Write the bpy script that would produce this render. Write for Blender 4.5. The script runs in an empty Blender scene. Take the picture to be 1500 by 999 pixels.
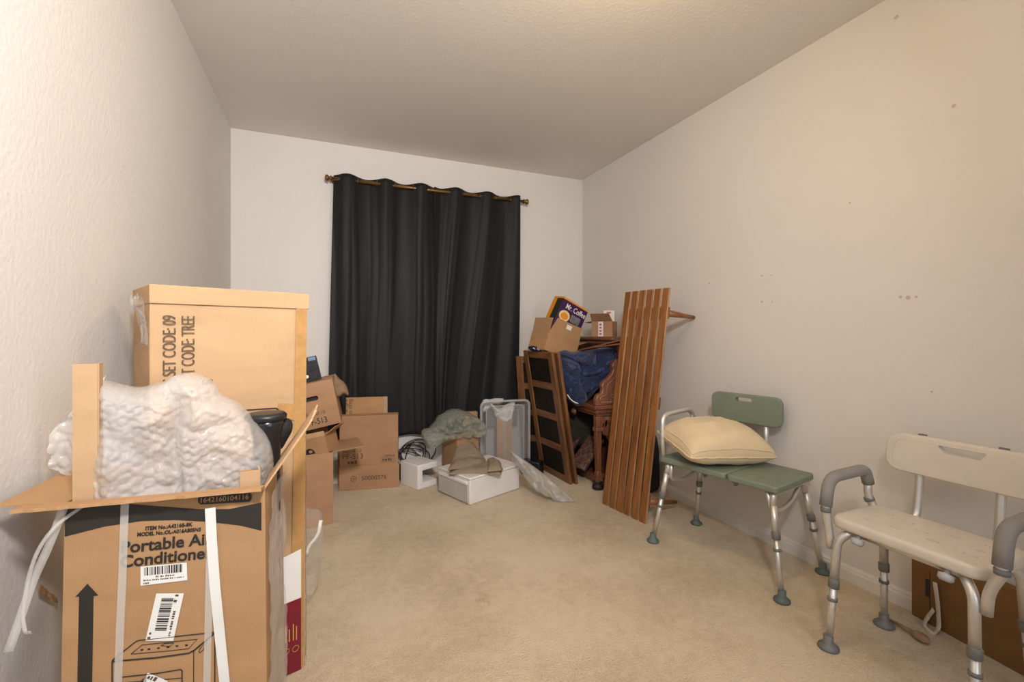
import bpy, bmesh, math, random
from mathutils import Vector, Matrix, Euler, noise, geometry
random.seed(7)
C = bpy.context.scene.collection
SC = bpy.context.scene
R = math.radians
PI = math.pi

# ------------------------------------------------------------------ camera
F_PX, HOR, YAW, CAM_H = 660.0, 487.0, R(22.4), 1.083
cam_d = bpy.data.cameras.new('camera'); cam = bpy.data.objects.new('camera', cam_d); C.objects.link(cam)
cam.location = (0, 0, CAM_H); cam.rotation_euler = (PI/2, 0, -YAW)
cam_d.sensor_width = 36; cam_d.lens = F_PX*36/1500; cam_d.shift_y = -(499.5-HOR)/1500
cam_d.clip_start = 0.02; SC.camera = cam
# ------------------------------------------------------------------ light
SC.view_settings.view_transform = 'Standard'; SC.view_settings.look = 'None'
SC.view_settings.gamma = 1; SC.view_settings.use_curve_mapping = False
SC.view_settings.exposure = 0.04
w = bpy.data.worlds.new('world'); SC.world = w; w.use_nodes = True
w.node_tree.nodes['Background'].inputs[0].default_value = (1, .93, .85, 1)
w.node_tree.nodes['Background'].inputs[1].default_value = 0.0
def area(name, loc, target, size, power, col, size_y=None):
    l = bpy.data.lights.new(name, 'AREA'); o = bpy.data.objects.new(name, l); C.objects.link(o)
    l.energy = power; l.color = col; l.size = size
    if size_y: l.shape = 'RECTANGLE'; l.size_y = size_y
    o.location = loc; o.rotation_euler = (Vector(target)-Vector(loc)).to_track_quat('-Z', 'Y').to_euler()
    return o
area('flash_light', (0.12, -0.25, 2.02), (0.08, 3.2, 1.22), 0.22, 28, (1, .972, .95)).data.spread = R(122)
area('cool_fill_light', (0.95, -1.0, 1.3), (-0.55, 1.0, 1.35), 0.75, 18, (.68, .83, 1), 1.5)  # cool fill light added behind the camera for the left wall; no doorway built
lp = bpy.data.lights.new('ceiling_lamp_light', 'POINT'); lpo = bpy.data.objects.new('ceiling_lamp_light', lp); C.objects.link(lpo)
lp.energy = 15; lp.color = (1, .68, .36); lp.shadow_soft_size = 0.07; lpo.location = (.85, 1.02, 2.24)

# ------------------------------------------------------------------ pixel helper (photo pixel + one known coordinate -> point in the room)
FX, FY = math.sin(YAW), math.cos(YAW)
def ray(u, v):
    dx = (u-750)/F_PX
    return Vector((FX+dx*FY, FY-dx*FX, (HOR-v)/F_PX))
def P(u, v, x=None, y=None, z=None, D=None):
    d = ray(u, v)
    t = D if D is not None else (x/d.x if x is not None else (y/d.y if y is not None else (z-CAM_H)/d.z))
    return Vector((0, 0, CAM_H))+d*t
def onplane(u, v, p0, n):
    d = ray(u, v); o = Vector((0, 0, CAM_H)); n = Vector(n)
    return o+d*((Vector(p0)-o).dot(n)/d.dot(n))

# ------------------------------------------------------------------ materials
def mat(name):
    m = bpy.data.materials.new(name); m.use_nodes = True
    nt = m.node_tree; b = nt.nodes['Principled BSDF']
    return m, nt, b
def N(nt, kind, **kw):
    n = nt.nodes.new(kind)
    for k, val in kw.items():
        if k.startswith('i_'):
            n.inputs[k[2:].replace('_', ' ')].default_value = val
        else: setattr(n, k, val)
    return n
def ramp(nt, fac, stops):
    r = nt.nodes.new('ShaderNodeValToRGB'); e = r.color_ramp.elements
    while len(e) < len(stops): e.new(0.5)
    for i, (p, c) in enumerate(stops): e[i].position = p; e[i].color = (*c, 1)
    nt.links.new(fac, r.inputs[0]); return r
def coords(nt, scale=(1, 1, 1), rot=(0, 0, 0)):
    t = nt.nodes.new('ShaderNodeTexCoord'); mp = nt.nodes.new('ShaderNodeMapping')
    mp.inputs['Scale'].default_value = scale; mp.inputs['Rotation'].default_value = rot
    nt.links.new(t.outputs['Object'], mp.inputs[0]); return mp.outputs[0]
def bump(nt, b, h, strength, dist=0.01):
    bp = N(nt, 'ShaderNodeBump'); bp.inputs['Strength'].default_value = strength; bp.inputs['Distance'].default_value = dist
    nt.links.new(h, bp.inputs['Height']); nt.links.new(bp.outputs[0], b.inputs['Normal']); return bp
def plain(name, col, rough=.5, metal=0, var=.06, nscale=12, bstr=0.0, bscale=60, spec=.5, sheen=0):
    m, nt, b = mat(name); v = coords(nt)
    n = N(nt, 'ShaderNodeTexNoise', i_Scale=nscale, i_Detail=4); nt.links.new(v, n.inputs['Vector'])
    lo = tuple(max(0, c*(1-var)) for c in col); hi = tuple(min(1, c*(1+var)) for c in col)
    r = ramp(nt, n.outputs[0], [(.3, lo), (.7, hi)]); nt.links.new(r.outputs[0], b.inputs['Base Color'])
    b.inputs['Roughness'].default_value = rough; b.inputs['Metallic'].default_value = metal
    b.inputs['Specular IOR Level'].default_value = spec
    if sheen: b.inputs['Sheen Weight'].default_value = sheen
    if bstr:
        n2 = N(nt, 'ShaderNodeTexNoise', i_Scale=bscale, i_Detail=3); nt.links.new(v, n2.inputs['Vector'])
        bump(nt, b, n2.outputs[0], bstr, .004)
    return m
def kraft(name, col, rough=.75):
    m, nt, b = mat(name)
    n = N(nt, 'ShaderNodeTexNoise', i_Scale=5, i_Detail=5); nt.links.new(coords(nt, (1, 1, 3)), n.inputs['Vector'])
    f = N(nt, 'ShaderNodeTexNoise', i_Scale=220, i_Detail=2); nt.links.new(coords(nt), f.inputs['Vector'])
    mx = N(nt, 'ShaderNodeMath', operation='MULTIPLY_ADD'); mx.inputs[1].default_value = .25
    nt.links.new(f.outputs[0], mx.inputs[0]); nt.links.new(n.outputs[0], mx.inputs[2])
    r = ramp(nt, mx.outputs[0], [(.35, tuple(c*.88 for c in col)), (.6, col), (.85, tuple(min(1, c*1.1) for c in col))])
    nt.links.new(r.outputs[0], b.inputs['Base Color']); b.inputs['Roughness'].default_value = rough
    b.inputs['Specular IOR Level'].default_value = .25
    wv = N(nt, 'ShaderNodeTexWave', i_Scale=60, i_Distortion=1.0); wv.bands_direction = 'X'; nt.links.new(coords(nt), wv.inputs['Vector'])
    s = N(nt, 'ShaderNodeMath', operation='MULTIPLY_ADD'); s.inputs[1].default_value = .25
    nt.links.new(wv.outputs['Fac'], s.inputs[0]); nt.links.new(n.outputs[0], s.inputs[2])
    bump(nt, b, s.outputs[0], .09, .004)
    return m
def wood(name, dark, light, axis='Z', rough=.4, scale=1.0, coat=.15):
    m, nt, b = mat(name)
    sc = {'X': (1.2, 14, 14), 'Y': (14, 1.2, 14), 'Z': (14, 14, 1.2)}[axis]
    v = coords(nt, tuple(s*scale for s in sc))
    n = N(nt, 'ShaderNodeTexNoise', i_Scale=2.2, i_Detail=8, i_Distortion=1.2); nt.links.new(v, n.inputs['Vector'])
    n2 = N(nt, 'ShaderNodeTexNoise', i_Scale=12, i_Detail=3); nt.links.new(coords(nt, tuple(s*scale for s in sc)), n2.inputs['Vector'])
    a = N(nt, 'ShaderNodeMath', operation='MULTIPLY_ADD'); a.inputs[1].default_value = .35
    nt.links.new(n2.outputs[0], a.inputs[0]); nt.links.new(n.outputs[0], a.inputs[2])
    r = ramp(nt, a.outputs[0], [(.42, dark), (.85, light)]); nt.links.new(r.outputs[0], b.inputs['Base Color'])
    b.inputs['Roughness'].default_value = rough; b.inputs['Coat Weight'].default_value = coat; b.inputs['Coat Roughness'].default_value = .3
    bump(nt, b, n2.outputs[0], .12, .002)
    return m
def film(name, col, fac, rough=.18, bstr=.6, bscale=30, vor=False, glow=.0, edge=.3):
    m, nt, b = mat(name)
    b.inputs['Base Color'].default_value = (*col, 1); b.inputs['Roughness'].default_value = rough
    v = coords(nt)
    if vor:
        t = N(nt, 'ShaderNodeTexVoronoi', i_Scale=bscale); t.feature = 'SMOOTH_F1'; h = t.outputs['Distance']
    else:
        t = N(nt, 'ShaderNodeTexNoise', i_Scale=bscale, i_Detail=4, i_Distortion=1.5); h = t.outputs[0]
    nt.links.new(v, t.inputs['Vector']); bump(nt, b, h, bstr, .006)
    tr = N(nt, 'ShaderNodeBsdfTransparent'); mx = N(nt, 'ShaderNodeMixShader')
    lw = N(nt, 'ShaderNodeLayerWeight'); lw.inputs[0].default_value = .35
    ad = N(nt, 'ShaderNodeMath', operation='MULTIPLY_ADD', use_clamp=True); ad.inputs[1].default_value = edge; ad.inputs[2].default_value = fac
    nt.links.new(lw.outputs['Facing'], ad.inputs[0]); nt.links.new(ad.outputs[0], mx.inputs[0])
    nt.links.new(tr.outputs[0], mx.inputs[1]); nt.links.new(b.outputs[0], mx.inputs[2])
    if glow:
        tl = N(nt, 'ShaderNodeBsdfTranslucent'); tl.inputs[0].default_value = (*col, 1); m2 = N(nt, 'ShaderNodeMixShader'); m2.inputs[0].default_value = glow
        nt.links.new(b.outputs[0], m2.inputs[1]); nt.links.new(tl.outputs[0], m2.inputs[2]); nt.links.new(m2.outputs[0], mx.inputs[2])
    nt.links.new(mx.outputs[0], nt.nodes['Material Output'].inputs[0])
    return m

def wall_mat(name, col, marks=()):
    m, nt, b = mat(name); v = coords(nt)
    n = N(nt, 'ShaderNodeTexNoise', i_Scale=1.3, i_Detail=5); nt.links.new(v, n.inputs['Vector'])
    r = ramp(nt, n.outputs[0], [(.35, tuple(c*.965 for c in col)), (.65, col)]); out = r.outputs[0]
    t = nt.nodes.new('ShaderNodeTexCoord')
    for (p, rad) in marks:                     # small filled nail holes and scuffs
        d = N(nt, 'ShaderNodeVectorMath', operation='DISTANCE'); d.inputs[1].default_value = p
        nt.links.new(t.outputs['Object'], d.inputs[0])
        lt = N(nt, 'ShaderNodeMath', operation='LESS_THAN'); lt.inputs[1].default_value = rad; nt.links.new(d.outputs['Value'], lt.inputs[0])
        mx = N(nt, 'ShaderNodeMix', data_type='RGBA'); nt.links.new(lt.outputs[0], mx.inputs[0])
        nt.links.new(out, mx.inputs[6]); mx.inputs[7].default_value = (col[0]*.72, col[1]*.66, col[2]*.6, 1); out = mx.outputs[2]
    nt.links.new(out, b.inputs['Base Color']); b.inputs['Roughness'].default_value = .75; b.inputs['Specular IOR Level'].default_value = .2
    t2 = N(nt, 'ShaderNodeTexNoise', i_Scale=75, i_Detail=3); nt.links.new(v, t2.inputs['Vector'])
    bump(nt, b, t2.outputs[0], .38, .003)
    return m
WALL = (.74, .705, .665)
marks = [(tuple(P(u, v, x=2.11)), rr) for (u, v, rr) in [(1116, 404, .005), (1130, 403, .004), (1116, 442, .006), (1131, 442, .004), (1039, 415, .005),
         (1043, 449, .004), (1319, 435, .006), (1330, 436, .008), (1342, 435, .005), (1313, 25, .008), (1397, 155, .007), (1245, 297, .004), (1365, 574, .004)]]
M = {}
M['wall'] = wall_mat('wall_paint', WALL); M['wall_r'] = wall_mat('wall_paint_marked', WALL, marks)
M['ceil'] = wall_mat('ceiling_paint', (.80, .755, .70))
M['trim'] = plain('trim_white', (.72, .69, .65), .45, var=.03)
# carpet
m, nt, b = mat('carpet'); v = coords(nt)
n1 = N(nt, 'ShaderNodeTexNoise', i_Scale=1.6, i_Detail=6, i_Roughness=.6); nt.links.new(v, n1.inputs['Vector'])
n2 = N(nt, 'ShaderNodeTexNoise', i_Scale=170, i_Detail=3); nt.links.new(v, n2.inputs['Vector'])
n3 = N(nt, 'ShaderNodeTexNoise', i_Scale=28, i_Detail=4); nt.links.new(v, n3.inputs['Vector'])
a = N(nt, 'ShaderNodeMath', operation='MULTIPLY_ADD'); a.inputs[1].default_value = .55; nt.links.new(n2.outputs[0], a.inputs[0]); nt.links.new(n1.outputs[0], a.inputs[2])
a2 = N(nt, 'ShaderNodeMath', operation='MULTIPLY_ADD'); a2.inputs[1].default_value = .3; nt.links.new(n3.outputs[0], a2.inputs[0]); nt.links.new(a.outputs[0], a2.inputs[2])
r = ramp(nt, a2.outputs[0], [(.62, (.41, .305, .195)), (.92, (.61, .49, .335)), (1.2, (.67, .55, .39))])
st = P(712, 877, z=0); out = r.outputs[0]
for (cx, cy, rad, amt) in [(st.x, st.y, .015, .6), (st.x+.09, st.y+.2, .10, .16)]:      # brown stain with a ragged outline
    sv = N(nt, 'ShaderNodeVectorMath', operation='DISTANCE'); sv.inputs[1].default_value = (cx, cy, 0); nt.links.new(v, sv.inputs[0])
    ms = N(nt, 'ShaderNodeMath', operation='MULTIPLY_ADD'); ms.inputs[1].default_value = .16; nt.links.new(n3.outputs[0], ms.inputs[0]); nt.links.new(sv.outputs['Value'], ms.inputs[2])
    mr = N(nt, 'ShaderNodeMapRange', clamp=True); mr.inputs[1].default_value = rad+.05; mr.inputs[2].default_value = rad+.1; mr.inputs[3].default_value = amt; mr.inputs[4].default_value = 0
    nt.links.new(ms.outputs[0], mr.inputs[0])
    mx = N(nt, 'ShaderNodeMix', data_type='RGBA'); nt.links.new(mr.outputs[0], mx.inputs[0]); nt.links.new(out, mx.inputs[6]); mx.inputs[7].default_value = (.33, .21, .095, 1); out = mx.outputs[2]
nt.links.new(out, b.inputs['Base Color']); b.inputs['Roughness'].default_value = .95; b.inputs['Specular IOR Level'].default_value = .1
b.inputs['Sheen Weight'].default_value = .15
bump(nt, b, a.outputs[0], .9, .012); M['carpet'] = m
M['kraft_light'] = kraft('cardboard_light', (.49, .315, .175))
M['kraft'] = kraft('cardboard_tan', (.43, .245, .118))
M['kraft_mid'] = kraft('cardboard_brown', (.41, .235, .13))
M['kraft_dark'] = kraft('cardboard_dark', (.21, .105, .035))
M['kraft_in'] = kraft('cardboard_inside', (.38, .21, .105))
M['ink'] = plain('black_ink', (.022, .018, .015), .6, var=.1)
M['ink_soft'] = plain('faded_ink', (.10, .06, .035), .7, var=.1)
M['paper'] = plain('label_paper', (.80, .78, .74), .6, var=.02)
M['red_print'] = plain('wine_red_print', (.19, .008, .022), .35, var=.05)
M['gold_print'] = plain('gold_print', (.62, .38, .1), .5)
M['tape'] = film('clear_tape', (.75, .62, .45), .25, .12, .3, 15)
M['amber_tape'] = plain('amber_tape', (.46, .255, .095), .25, var=.12, nscale=30)
M['strap'] = plain('white_strap', (.78, .76, .72), .3, var=.04)
M['strap_soft'] = film('milky_strap', (.85, .82, .76), .30, .3, .2, 30, edge=.0)
M['bubble'] = film('bubble_wrap', (.90, .88, .86), .34, .2, .5, 90, False, .25, .28)
bb_ = M['bubble'].node_tree.nodes['Principled BSDF']; bb_.inputs['Coat Weight'].default_value = 1; bb_.inputs['Coat Roughness'].default_value = .06
M['bubble_thin'] = film('bubble_wrap_single_layer', (.93, .91, .88), .22, .12, .9, 40, True)
M['film'] = film('clear_film', (.8, .79, .76), .05, .12, 1.0, 30)
M['floor_film'] = film('thin_clear_film', (.8, .79, .76), .02, .08, 1.0, 30, edge=.08)
M['bag_grey'] = film('grey_green_film', (.36, .38, .32), .42, .10, 1.0, 20)
M['bag_white'] = film('white_bag_film', (.85, .84, .82), .75, .3, .8, 22)
M['bin'] = film('clear_bin_plastic', (.62, .62, .63), .13, .22, .1, 8)
M['bin_rim'] = film('clear_bin_rim', (.66, .66, .68), .38, .25, .1, 8)
M['sheet'] = film('frosted_sheet', (.42, .39, .35), .5, .3, .8, 16)
M['curtain'] = None
M['brass'] = plain('antique_brass', (.23, .125, .045), .35, .8, bstr=.1)
M['alu'] = plain('aluminium', (.70, .68, .65), .42, .75, var=.04)
M['green'] = plain('green_plastic', (.19, .225, .165), .45, var=.05, bstr=.12, bscale=260)
M['green_foot'] = plain('green_rubber', (.10, .14, .125), .6)
M['collar'] = plain('grey_plastic', (.17, .165, .16), .5)
M['knob'] = plain('pale_grey_plastic', (.42, .42, .43), .4)
M['pad'] = plain('grey_foam_grip', (.25, .235, .215), .75, bstr=.1, bscale=200)
M['white_pl'] = plain('ivory_plastic', (.66, .595, .51), .38, var=.03, bstr=.06, bscale=200)
M['drawer_w'] = plain('white_plastic', (.80, .78, .75), .35, var=.02)
M['drawer_f'] = plain('frosted_grey_plastic', (.50, .49, .46), .3, var=.04)
M['foam'] = plain('white_foam', (.83, .81, .79), .7, var=.02, bstr=.15, bscale=120)
M['black_rub'] = plain('black_rubber', (.012, .012, .013), .4)
M['black_pl'] = plain('black_glossy_plastic', (.012, .013, .016), .22)
M['black_cloth'] = plain('black_fabric', (.012, .012, .014), .85, bstr=.4, bscale=150)
M['slat'] = wood('teak_slat', (.13, .043, .009), (.31, .122, .030), 'Z', .4)
M['slat_edge'] = wood('pale_teak_edge', (.22, .11, .045), (.48, .28, .13), 'Z', .5)  # paler wood colour for the narrow side faces of the slats
M['slat_end'] = wood('teak_leg', (.15, .05, .014), (.34, .13, .04), 'Y', .4)
M['door_wood'] = wood('dark_oak', (.09, .036, .013), (.25, .11, .042), 'Z', .42)
M['door_wood_h'] = wood('dark_oak_rail', (.09, .036, .013), (.25, .11, .042), 'X', .42)
M['door_pane'] = plain('dark_pane', (.014, .010, .008), .6, var=.3, nscale=25, spec=.2)
M['organ'] = wood('walnut_organ', (.085, .030, .016), (.27, .105, .055), 'Z', .38)
M['organ_h'] = wood('walnut_organ_level', (.085, .030, .016), (.25, .095, .048), 'Y', .38)
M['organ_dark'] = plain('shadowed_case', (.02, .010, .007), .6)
M['navy'] = plain('navy_nylon', (.010, .023, .090), .6, var=.15, nscale=6, bstr=.2, bscale=45, sheen=.2)
M['navy_dark'] = plain('dark_navy_cloth', (.006, .010, .035), .7, bstr=.3)
M['khaki'] = plain('khaki_cotton', (.285, .22, .15), .9, var=.08, bstr=.3, bscale=300)
M['pillow'] = plain('cream_cotton', (.66, .52, .32), .85, var=.04, bstr=.25, bscale=120, sheen=.2)
M['glove'] = plain('tan_canvas', (.28, .18, .10), .85, bstr=.4)
M['purple'] = plain('purple_print', (.045, .010, .075), .3, var=.15)
M['orange'] = plain('orange_print', (.75, .30, .02), .4, var=.1)
M['cream'] = plain('cream_print', (.80, .62, .30), .5, var=.15)
M['grey_print'] = plain('grey_print', (.17, .17, .18), .4, var=.3, nscale=30)
M['dark_print'] = plain('dark_gloss_print', (.025, .025, .03), .6, var=.6, nscale=25, spec=.2)
M['blue_print'] = plain('blue_print', (.08, .16, .32), .4, var=.3)
M['pink_print'] = plain('pink_print', (.55, .12, .16), .5)
M['wood_spoon'] = wood('pale_spoon_wood', (.22, .12, .06), (.36, .22, .12), 'X', .6)
# red carpet of the pedals
m, nt, b = mat('patterned_red_carpet')
vo = N(nt, 'ShaderNodeTexVoronoi', i_Scale=60); nt.links.new(coords(nt), vo.inputs['Vector'])
r = ramp(nt, vo.outputs['Distance'], [(.15, (.19, .045, .04)), (.4, (.09, .022, .022)), (.6, (.19, .115, .085))])
nt.links.new(r.outputs[0], b.inputs['Base Color']); b.inputs['Roughness'].default_value = .95; M['red_carpet'] = m
# curtain: charcoal woven cloth with slubs
m, nt, b = mat('charcoal_curtain')
n = N(nt, 'ShaderNodeTexNoise', i_Scale=20, i_Detail=6); nt.links.new(coords(nt, (1, 1, 14)), n.inputs['Vector'])
r = ramp(nt, n.outputs[0], [(.3, (.0085, .0083, .0083)), (.7, (.0165, .016, .016))]); nt.links.new(r.outputs[0], b.inputs['Base Color'])
b.inputs['Specular IOR Level'].default_value = .22; b.inputs['Roughness'].default_value = .55; b.inputs['Sheen Weight'].default_value = .05; b.inputs['Sheen Roughness'].default_value = .4
bump(nt, b, n.outputs[0], .25, .003); M['curtain'] = m

# ------------------------------------------------------------------ geometry helpers
def new(name, bm, m, parent=None, smooth=False, bevel=0, mods=None):
    me = bpy.data.meshes.new(name)
    bmesh.ops.recalc_face_normals(bm, faces=bm.faces)
    bm.to_mesh(me); bm.free()
    o = bpy.data.objects.new(name, me); C.objects.link(o)
    if m: me.materials.append(m)
    if smooth:
        for p in me.polygons: p.use_smooth = True
    if parent: o.parent = parent
    if bevel:
        md = o.modifiers.new('bevel', 'BEVEL'); md.width = bevel; md.segments = 2; md.limit_method = 'ANGLE'; md.angle_limit = R(40)
        for p in me.polygons: p.use_smooth = True
        me.set_sharp_from_angle(angle=R(35))
    return o
def tag(o, label=None, cat=None, group=None, kind=None):
    if label: o['label'] = label
    if cat: o['category'] = cat
    if group: o['group'] = group
    if kind: o['kind'] = kind
    return o
def thing(name, label, cat, loc=(0, 0, 0), rot=(0, 0, 0), group=None, parent=None):
    o = bpy.data.objects.new(name, None); C.objects.link(o); o.empty_display_size = .05
    o.location = loc; o.rotation_euler = rot if isinstance(rot, (tuple, list, Euler)) else (0, 0, rot)
    tag(o, label, cat, group); return o
def mw(o):
    return Matrix.LocRotScale(o.location, o.rotation_euler, o.scale)
def base(o):
    """put a single-mesh thing's origin at the middle of its base"""
    vs = [v.co for v in o.data.vertices]
    c = Vector(((min(v.x for v in vs)+max(v.x for v in vs))/2, (min(v.y for v in vs)+max(v.y for v in vs))/2, min(v.z for v in vs)))
    o.data.transform(Matrix.Translation(-c)); o.location = c; return o
def box(bm, c, s, mtx=None):
    r = bmesh.ops.create_cube(bm, size=1)
    for v in r['verts']:
        v.co = Vector((v.co.x*s[0]+c[0], v.co.y*s[1]+c[1], v.co.z*s[2]+c[2]))
        if mtx: v.co = mtx @ v.co
    return r['verts']
def boxb(a, b, mtx=None):
    bm = bmesh.new(); box(bm, [(a[i]+b[i])/2 for i in range(3)], [abs(b[i]-a[i]) for i in range(3)], mtx); return bm
def fillet(pts, rad, n=5):
    pts = [Vector(p) for p in pts]; out = [pts[0]]
    for i in range(1, len(pts)-1):
        a, p, c = pts[i-1], pts[i], pts[i+1]; d1 = (a-p); d2 = (c-p)
        rr = min(rad, d1.length*.49, d2.length*.49); s, e = p+d1.normalized()*rr, p+d2.normalized()*rr
        for k in range(n+1):
            t = k/n; out.append(s*(1-t)**2+p*2*t*(1-t)+e*t*t)
    out.append(pts[-1]); return out
def tube(bm, pts, r, seg=12, fil=0, caps=True, flat=None):
    pts = fillet(pts, fil) if fil else [Vector(p) for p in pts]
    rs = r if isinstance(r, (list, tuple)) else [r]*len(pts)
    if len(rs) != len(pts): rs = [rs[0]+(rs[-1]-rs[0])*i/(len(pts)-1) for i in range(len(pts))]
    up = None; rings = []
    for i, p in enumerate(pts):
        t = (pts[min(i+1, len(pts)-1)]-pts[max(i-1, 0)]).normalized()
        if up is None:
            up = Vector((0, 0, 1)) if abs(t.z) < .9 else Vector((1, 0, 0))
        up = (up-t*up.dot(t)).normalized(); sd = t.cross(up)
        fu, fs = flat if flat else (1, 1)
        rings.append([bm.verts.new(p+(up*math.cos(2*PI*k/seg)*fu+sd*math.sin(2*PI*k/seg)*fs)*rs[i]) for k in range(seg)])
    for a, b_ in zip(rings, rings[1:]):
        for k in range(seg): bm.faces.new((a[k], a[(k+1) % seg], b_[(k+1) % seg], b_[k]))
    if caps: bm.faces.new(rings[0]); bm.faces.new(rings[-1])
    return bm
def lathe(bm, prof, c=(0, 0, 0), seg=20, axis=None):
    """prof: list of (radius, height); axis: optional direction"""
    q = Vector((0, 0, 1)).rotation_difference(Vector(axis).normalized()) if axis else None
    rings = []
    for (r, h) in prof:
        ring = []
        for k in range(seg):
            p = Vector((r*math.cos(2*PI*k/seg), r*math.sin(2*PI*k/seg), h))
            if q: p = q @ p
            ring.append(bm.verts.new(p+Vector(c)))
        rings.append(ring)
    for a, b_ in zip(rings, rings[1:]):
        for k in range(seg): bm.faces.new((a[k], a[(k+1) % seg], b_[(k+1) % seg], b_[k]))
    bm.faces.new(rings[0]); bm.faces.new(rings[-1]); return bm
def prism(bm, poly, t0, t1, mtx=None):
    """poly in (x, z); extruded in y from t0 to t1"""
    A = [bm.verts.new((x, t0, z)) for x, z in poly]; B = [bm.verts.new((x, t1, z)) for x, z in poly]
    if mtx:
        for v in A+B: v.co = mtx @ v.co
    n = len(poly); bm.faces.new(A); bm.faces.new(B[::-1])
    for i in range(n): bm.faces.new((A[i], B[i], B[(i+1) % n], A[(i+1) % n]))
    return bm
def rrect(w, h, r, n=6):
    out = []
    for (cx, cy, a0) in [(w/2-r, h/2-r, 0), (-w/2+r, h/2-r, 90), (-w/2+r, -h/2+r, 180), (w/2-r, -h/2+r, 270)]:
        for k in range(n+1):
            a = R(a0+90*k/n); out.append((cx+r*math.cos(a), cy+r*math.sin(a)))
    return out
def cut(o, bms):
    """boolean the cutters away for good, leaving a plain mesh"""
    bpy.context.view_layer.update()
    for cb in bms:
        me = bpy.data.meshes.new('c'); bmesh.ops.recalc_face_normals(cb, faces=cb.faces); cb.to_mesh(me); cb.free()
        co = bpy.data.objects.new('c', me); C.objects.link(co)
        co.matrix_world = o.matrix_world
        md = o.modifiers.new('b', 'BOOLEAN'); md.operation = 'DIFFERENCE'; md.solver = 'EXACT'; md.object = co
        bpy.context.view_layer.update()
        nm = bpy.data.meshes.new_from_object(o.evaluated_get(bpy.context.evaluated_depsgraph_get()))
        o.modifiers.clear(); old = o.data; o.data = nm; nm.name = old.name
        bpy.data.objects.remove(co)
    for p in o.data.polygons: p.use_smooth = True
    o.data.set_sharp_from_angle(angle=R(40))
    return o
def text(s, size, m, parent, mtx, name='printed_text', bold=0.0, xs=1.0, align='LEFT', spacing=1.0):
    cu = bpy.data.curves.new('t', 'FONT'); cu.body = s; cu.size = size; cu.align_x = align; cu.offset = bold*size
    cu.space_character = spacing; cu.extrude = 0.0003
    o = bpy.data.objects.new('t', cu); C.objects.link(o); bpy.context.view_layer.update()
    me = bpy.data.meshes.new_from_object(o.evaluated_get(bpy.context.evaluated_depsgraph_get()))
    bpy.data.objects.remove(o)
    me.transform(mtx @ Matrix.Diagonal((xs, 1, 1, 1))); me.materials.clear(); me.materials.append(m)
    t = bpy.data.objects.new(name, me); C.objects.link(t); t.parent = parent; return t
def frame(o, ex, ey):
    """matrix placing the text plane: origin o, reading direction ex, up ey"""
    ex = Vector(ex).normalized(); ey = Vector(ey); ey = (ey-ex*ey.dot(ex)).normalized(); ez = ex.cross(ey)
    return Matrix(((ex.x, ey.x, ez.x, o[0]), (ex.y, ey.y, ez.y, o[1]), (ex.z, ey.z, ez.z, o[2]), (0, 0, 0, 1)))
def dashes(p, q, h, m, parent, seed=1):
    """a line of print too small to read in the photo: a row of short marks"""
    p, q = Vector(p), Vector(q); d = q-p; L = d.length; d.normalize(); up = Vector((0, -1, 0)).cross(d).normalized()*-h
    if abs(up.z) > 1e-6 and up.z < 0: up = -up
    bm = bmesh.new(); rnd = random.Random(seed); s_ = 0.0
    while s_ < L:
        w_ = h*rnd.uniform(.35, .9); hh = rnd.uniform(.65, 1); e = min(L, s_+w_)
        bm.faces.new([bm.verts.new(v) for v in (p+d*s_, p+d*e, p+d*e+up*hh, p+d*s_+up*hh)]); s_ = e+h*rnd.choice([.2, .25, .3, .8])
    return new('small_print', bm, m, parent)
def poly_plate(pts, n, t=.0006):
    """thin printed plate with the given 3-D outline"""
    bm = bmesh.new(); n = Vector(n).normalized()
    A = [bm.verts.new(Vector(p)+n*t) for p in pts]; B = [bm.verts.new(Vector(p)) for p in pts]
    k = len(pts); bm.faces.new(A); bm.faces.new(B[::-1])
    for i in range(k): bm.faces.new((A[i], B[i], B[(i+1) % k], A[(i+1) % k]))
    return bm
def ridge(p, f, oct=4):
    s, a = 0, 1
    for i in range(oct):
        s += a*(1-2*abs(noise.noise(p*f+Vector((i*7.3, i*3.1, 1.7))))); a *= .5; f *= 2.05
    return s
def smooth_loop(pts, step):
    k = len(pts); P_ = [Vector(p) for p in pts]; out = []
    for i in range(k):
        a, b, c, d = P_[i-1], P_[i], P_[(i+1) % k], P_[(i+2) % k]; m = max(1, int((c-b).length/step+.5))
        for q in range(m):
            t = q/m; out.append(.5*((2*b)+(c-a)*t+(2*a-5*b+4*c-d)*t*t+(3*b-a-3*c+d)*t**3))
    return out
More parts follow.
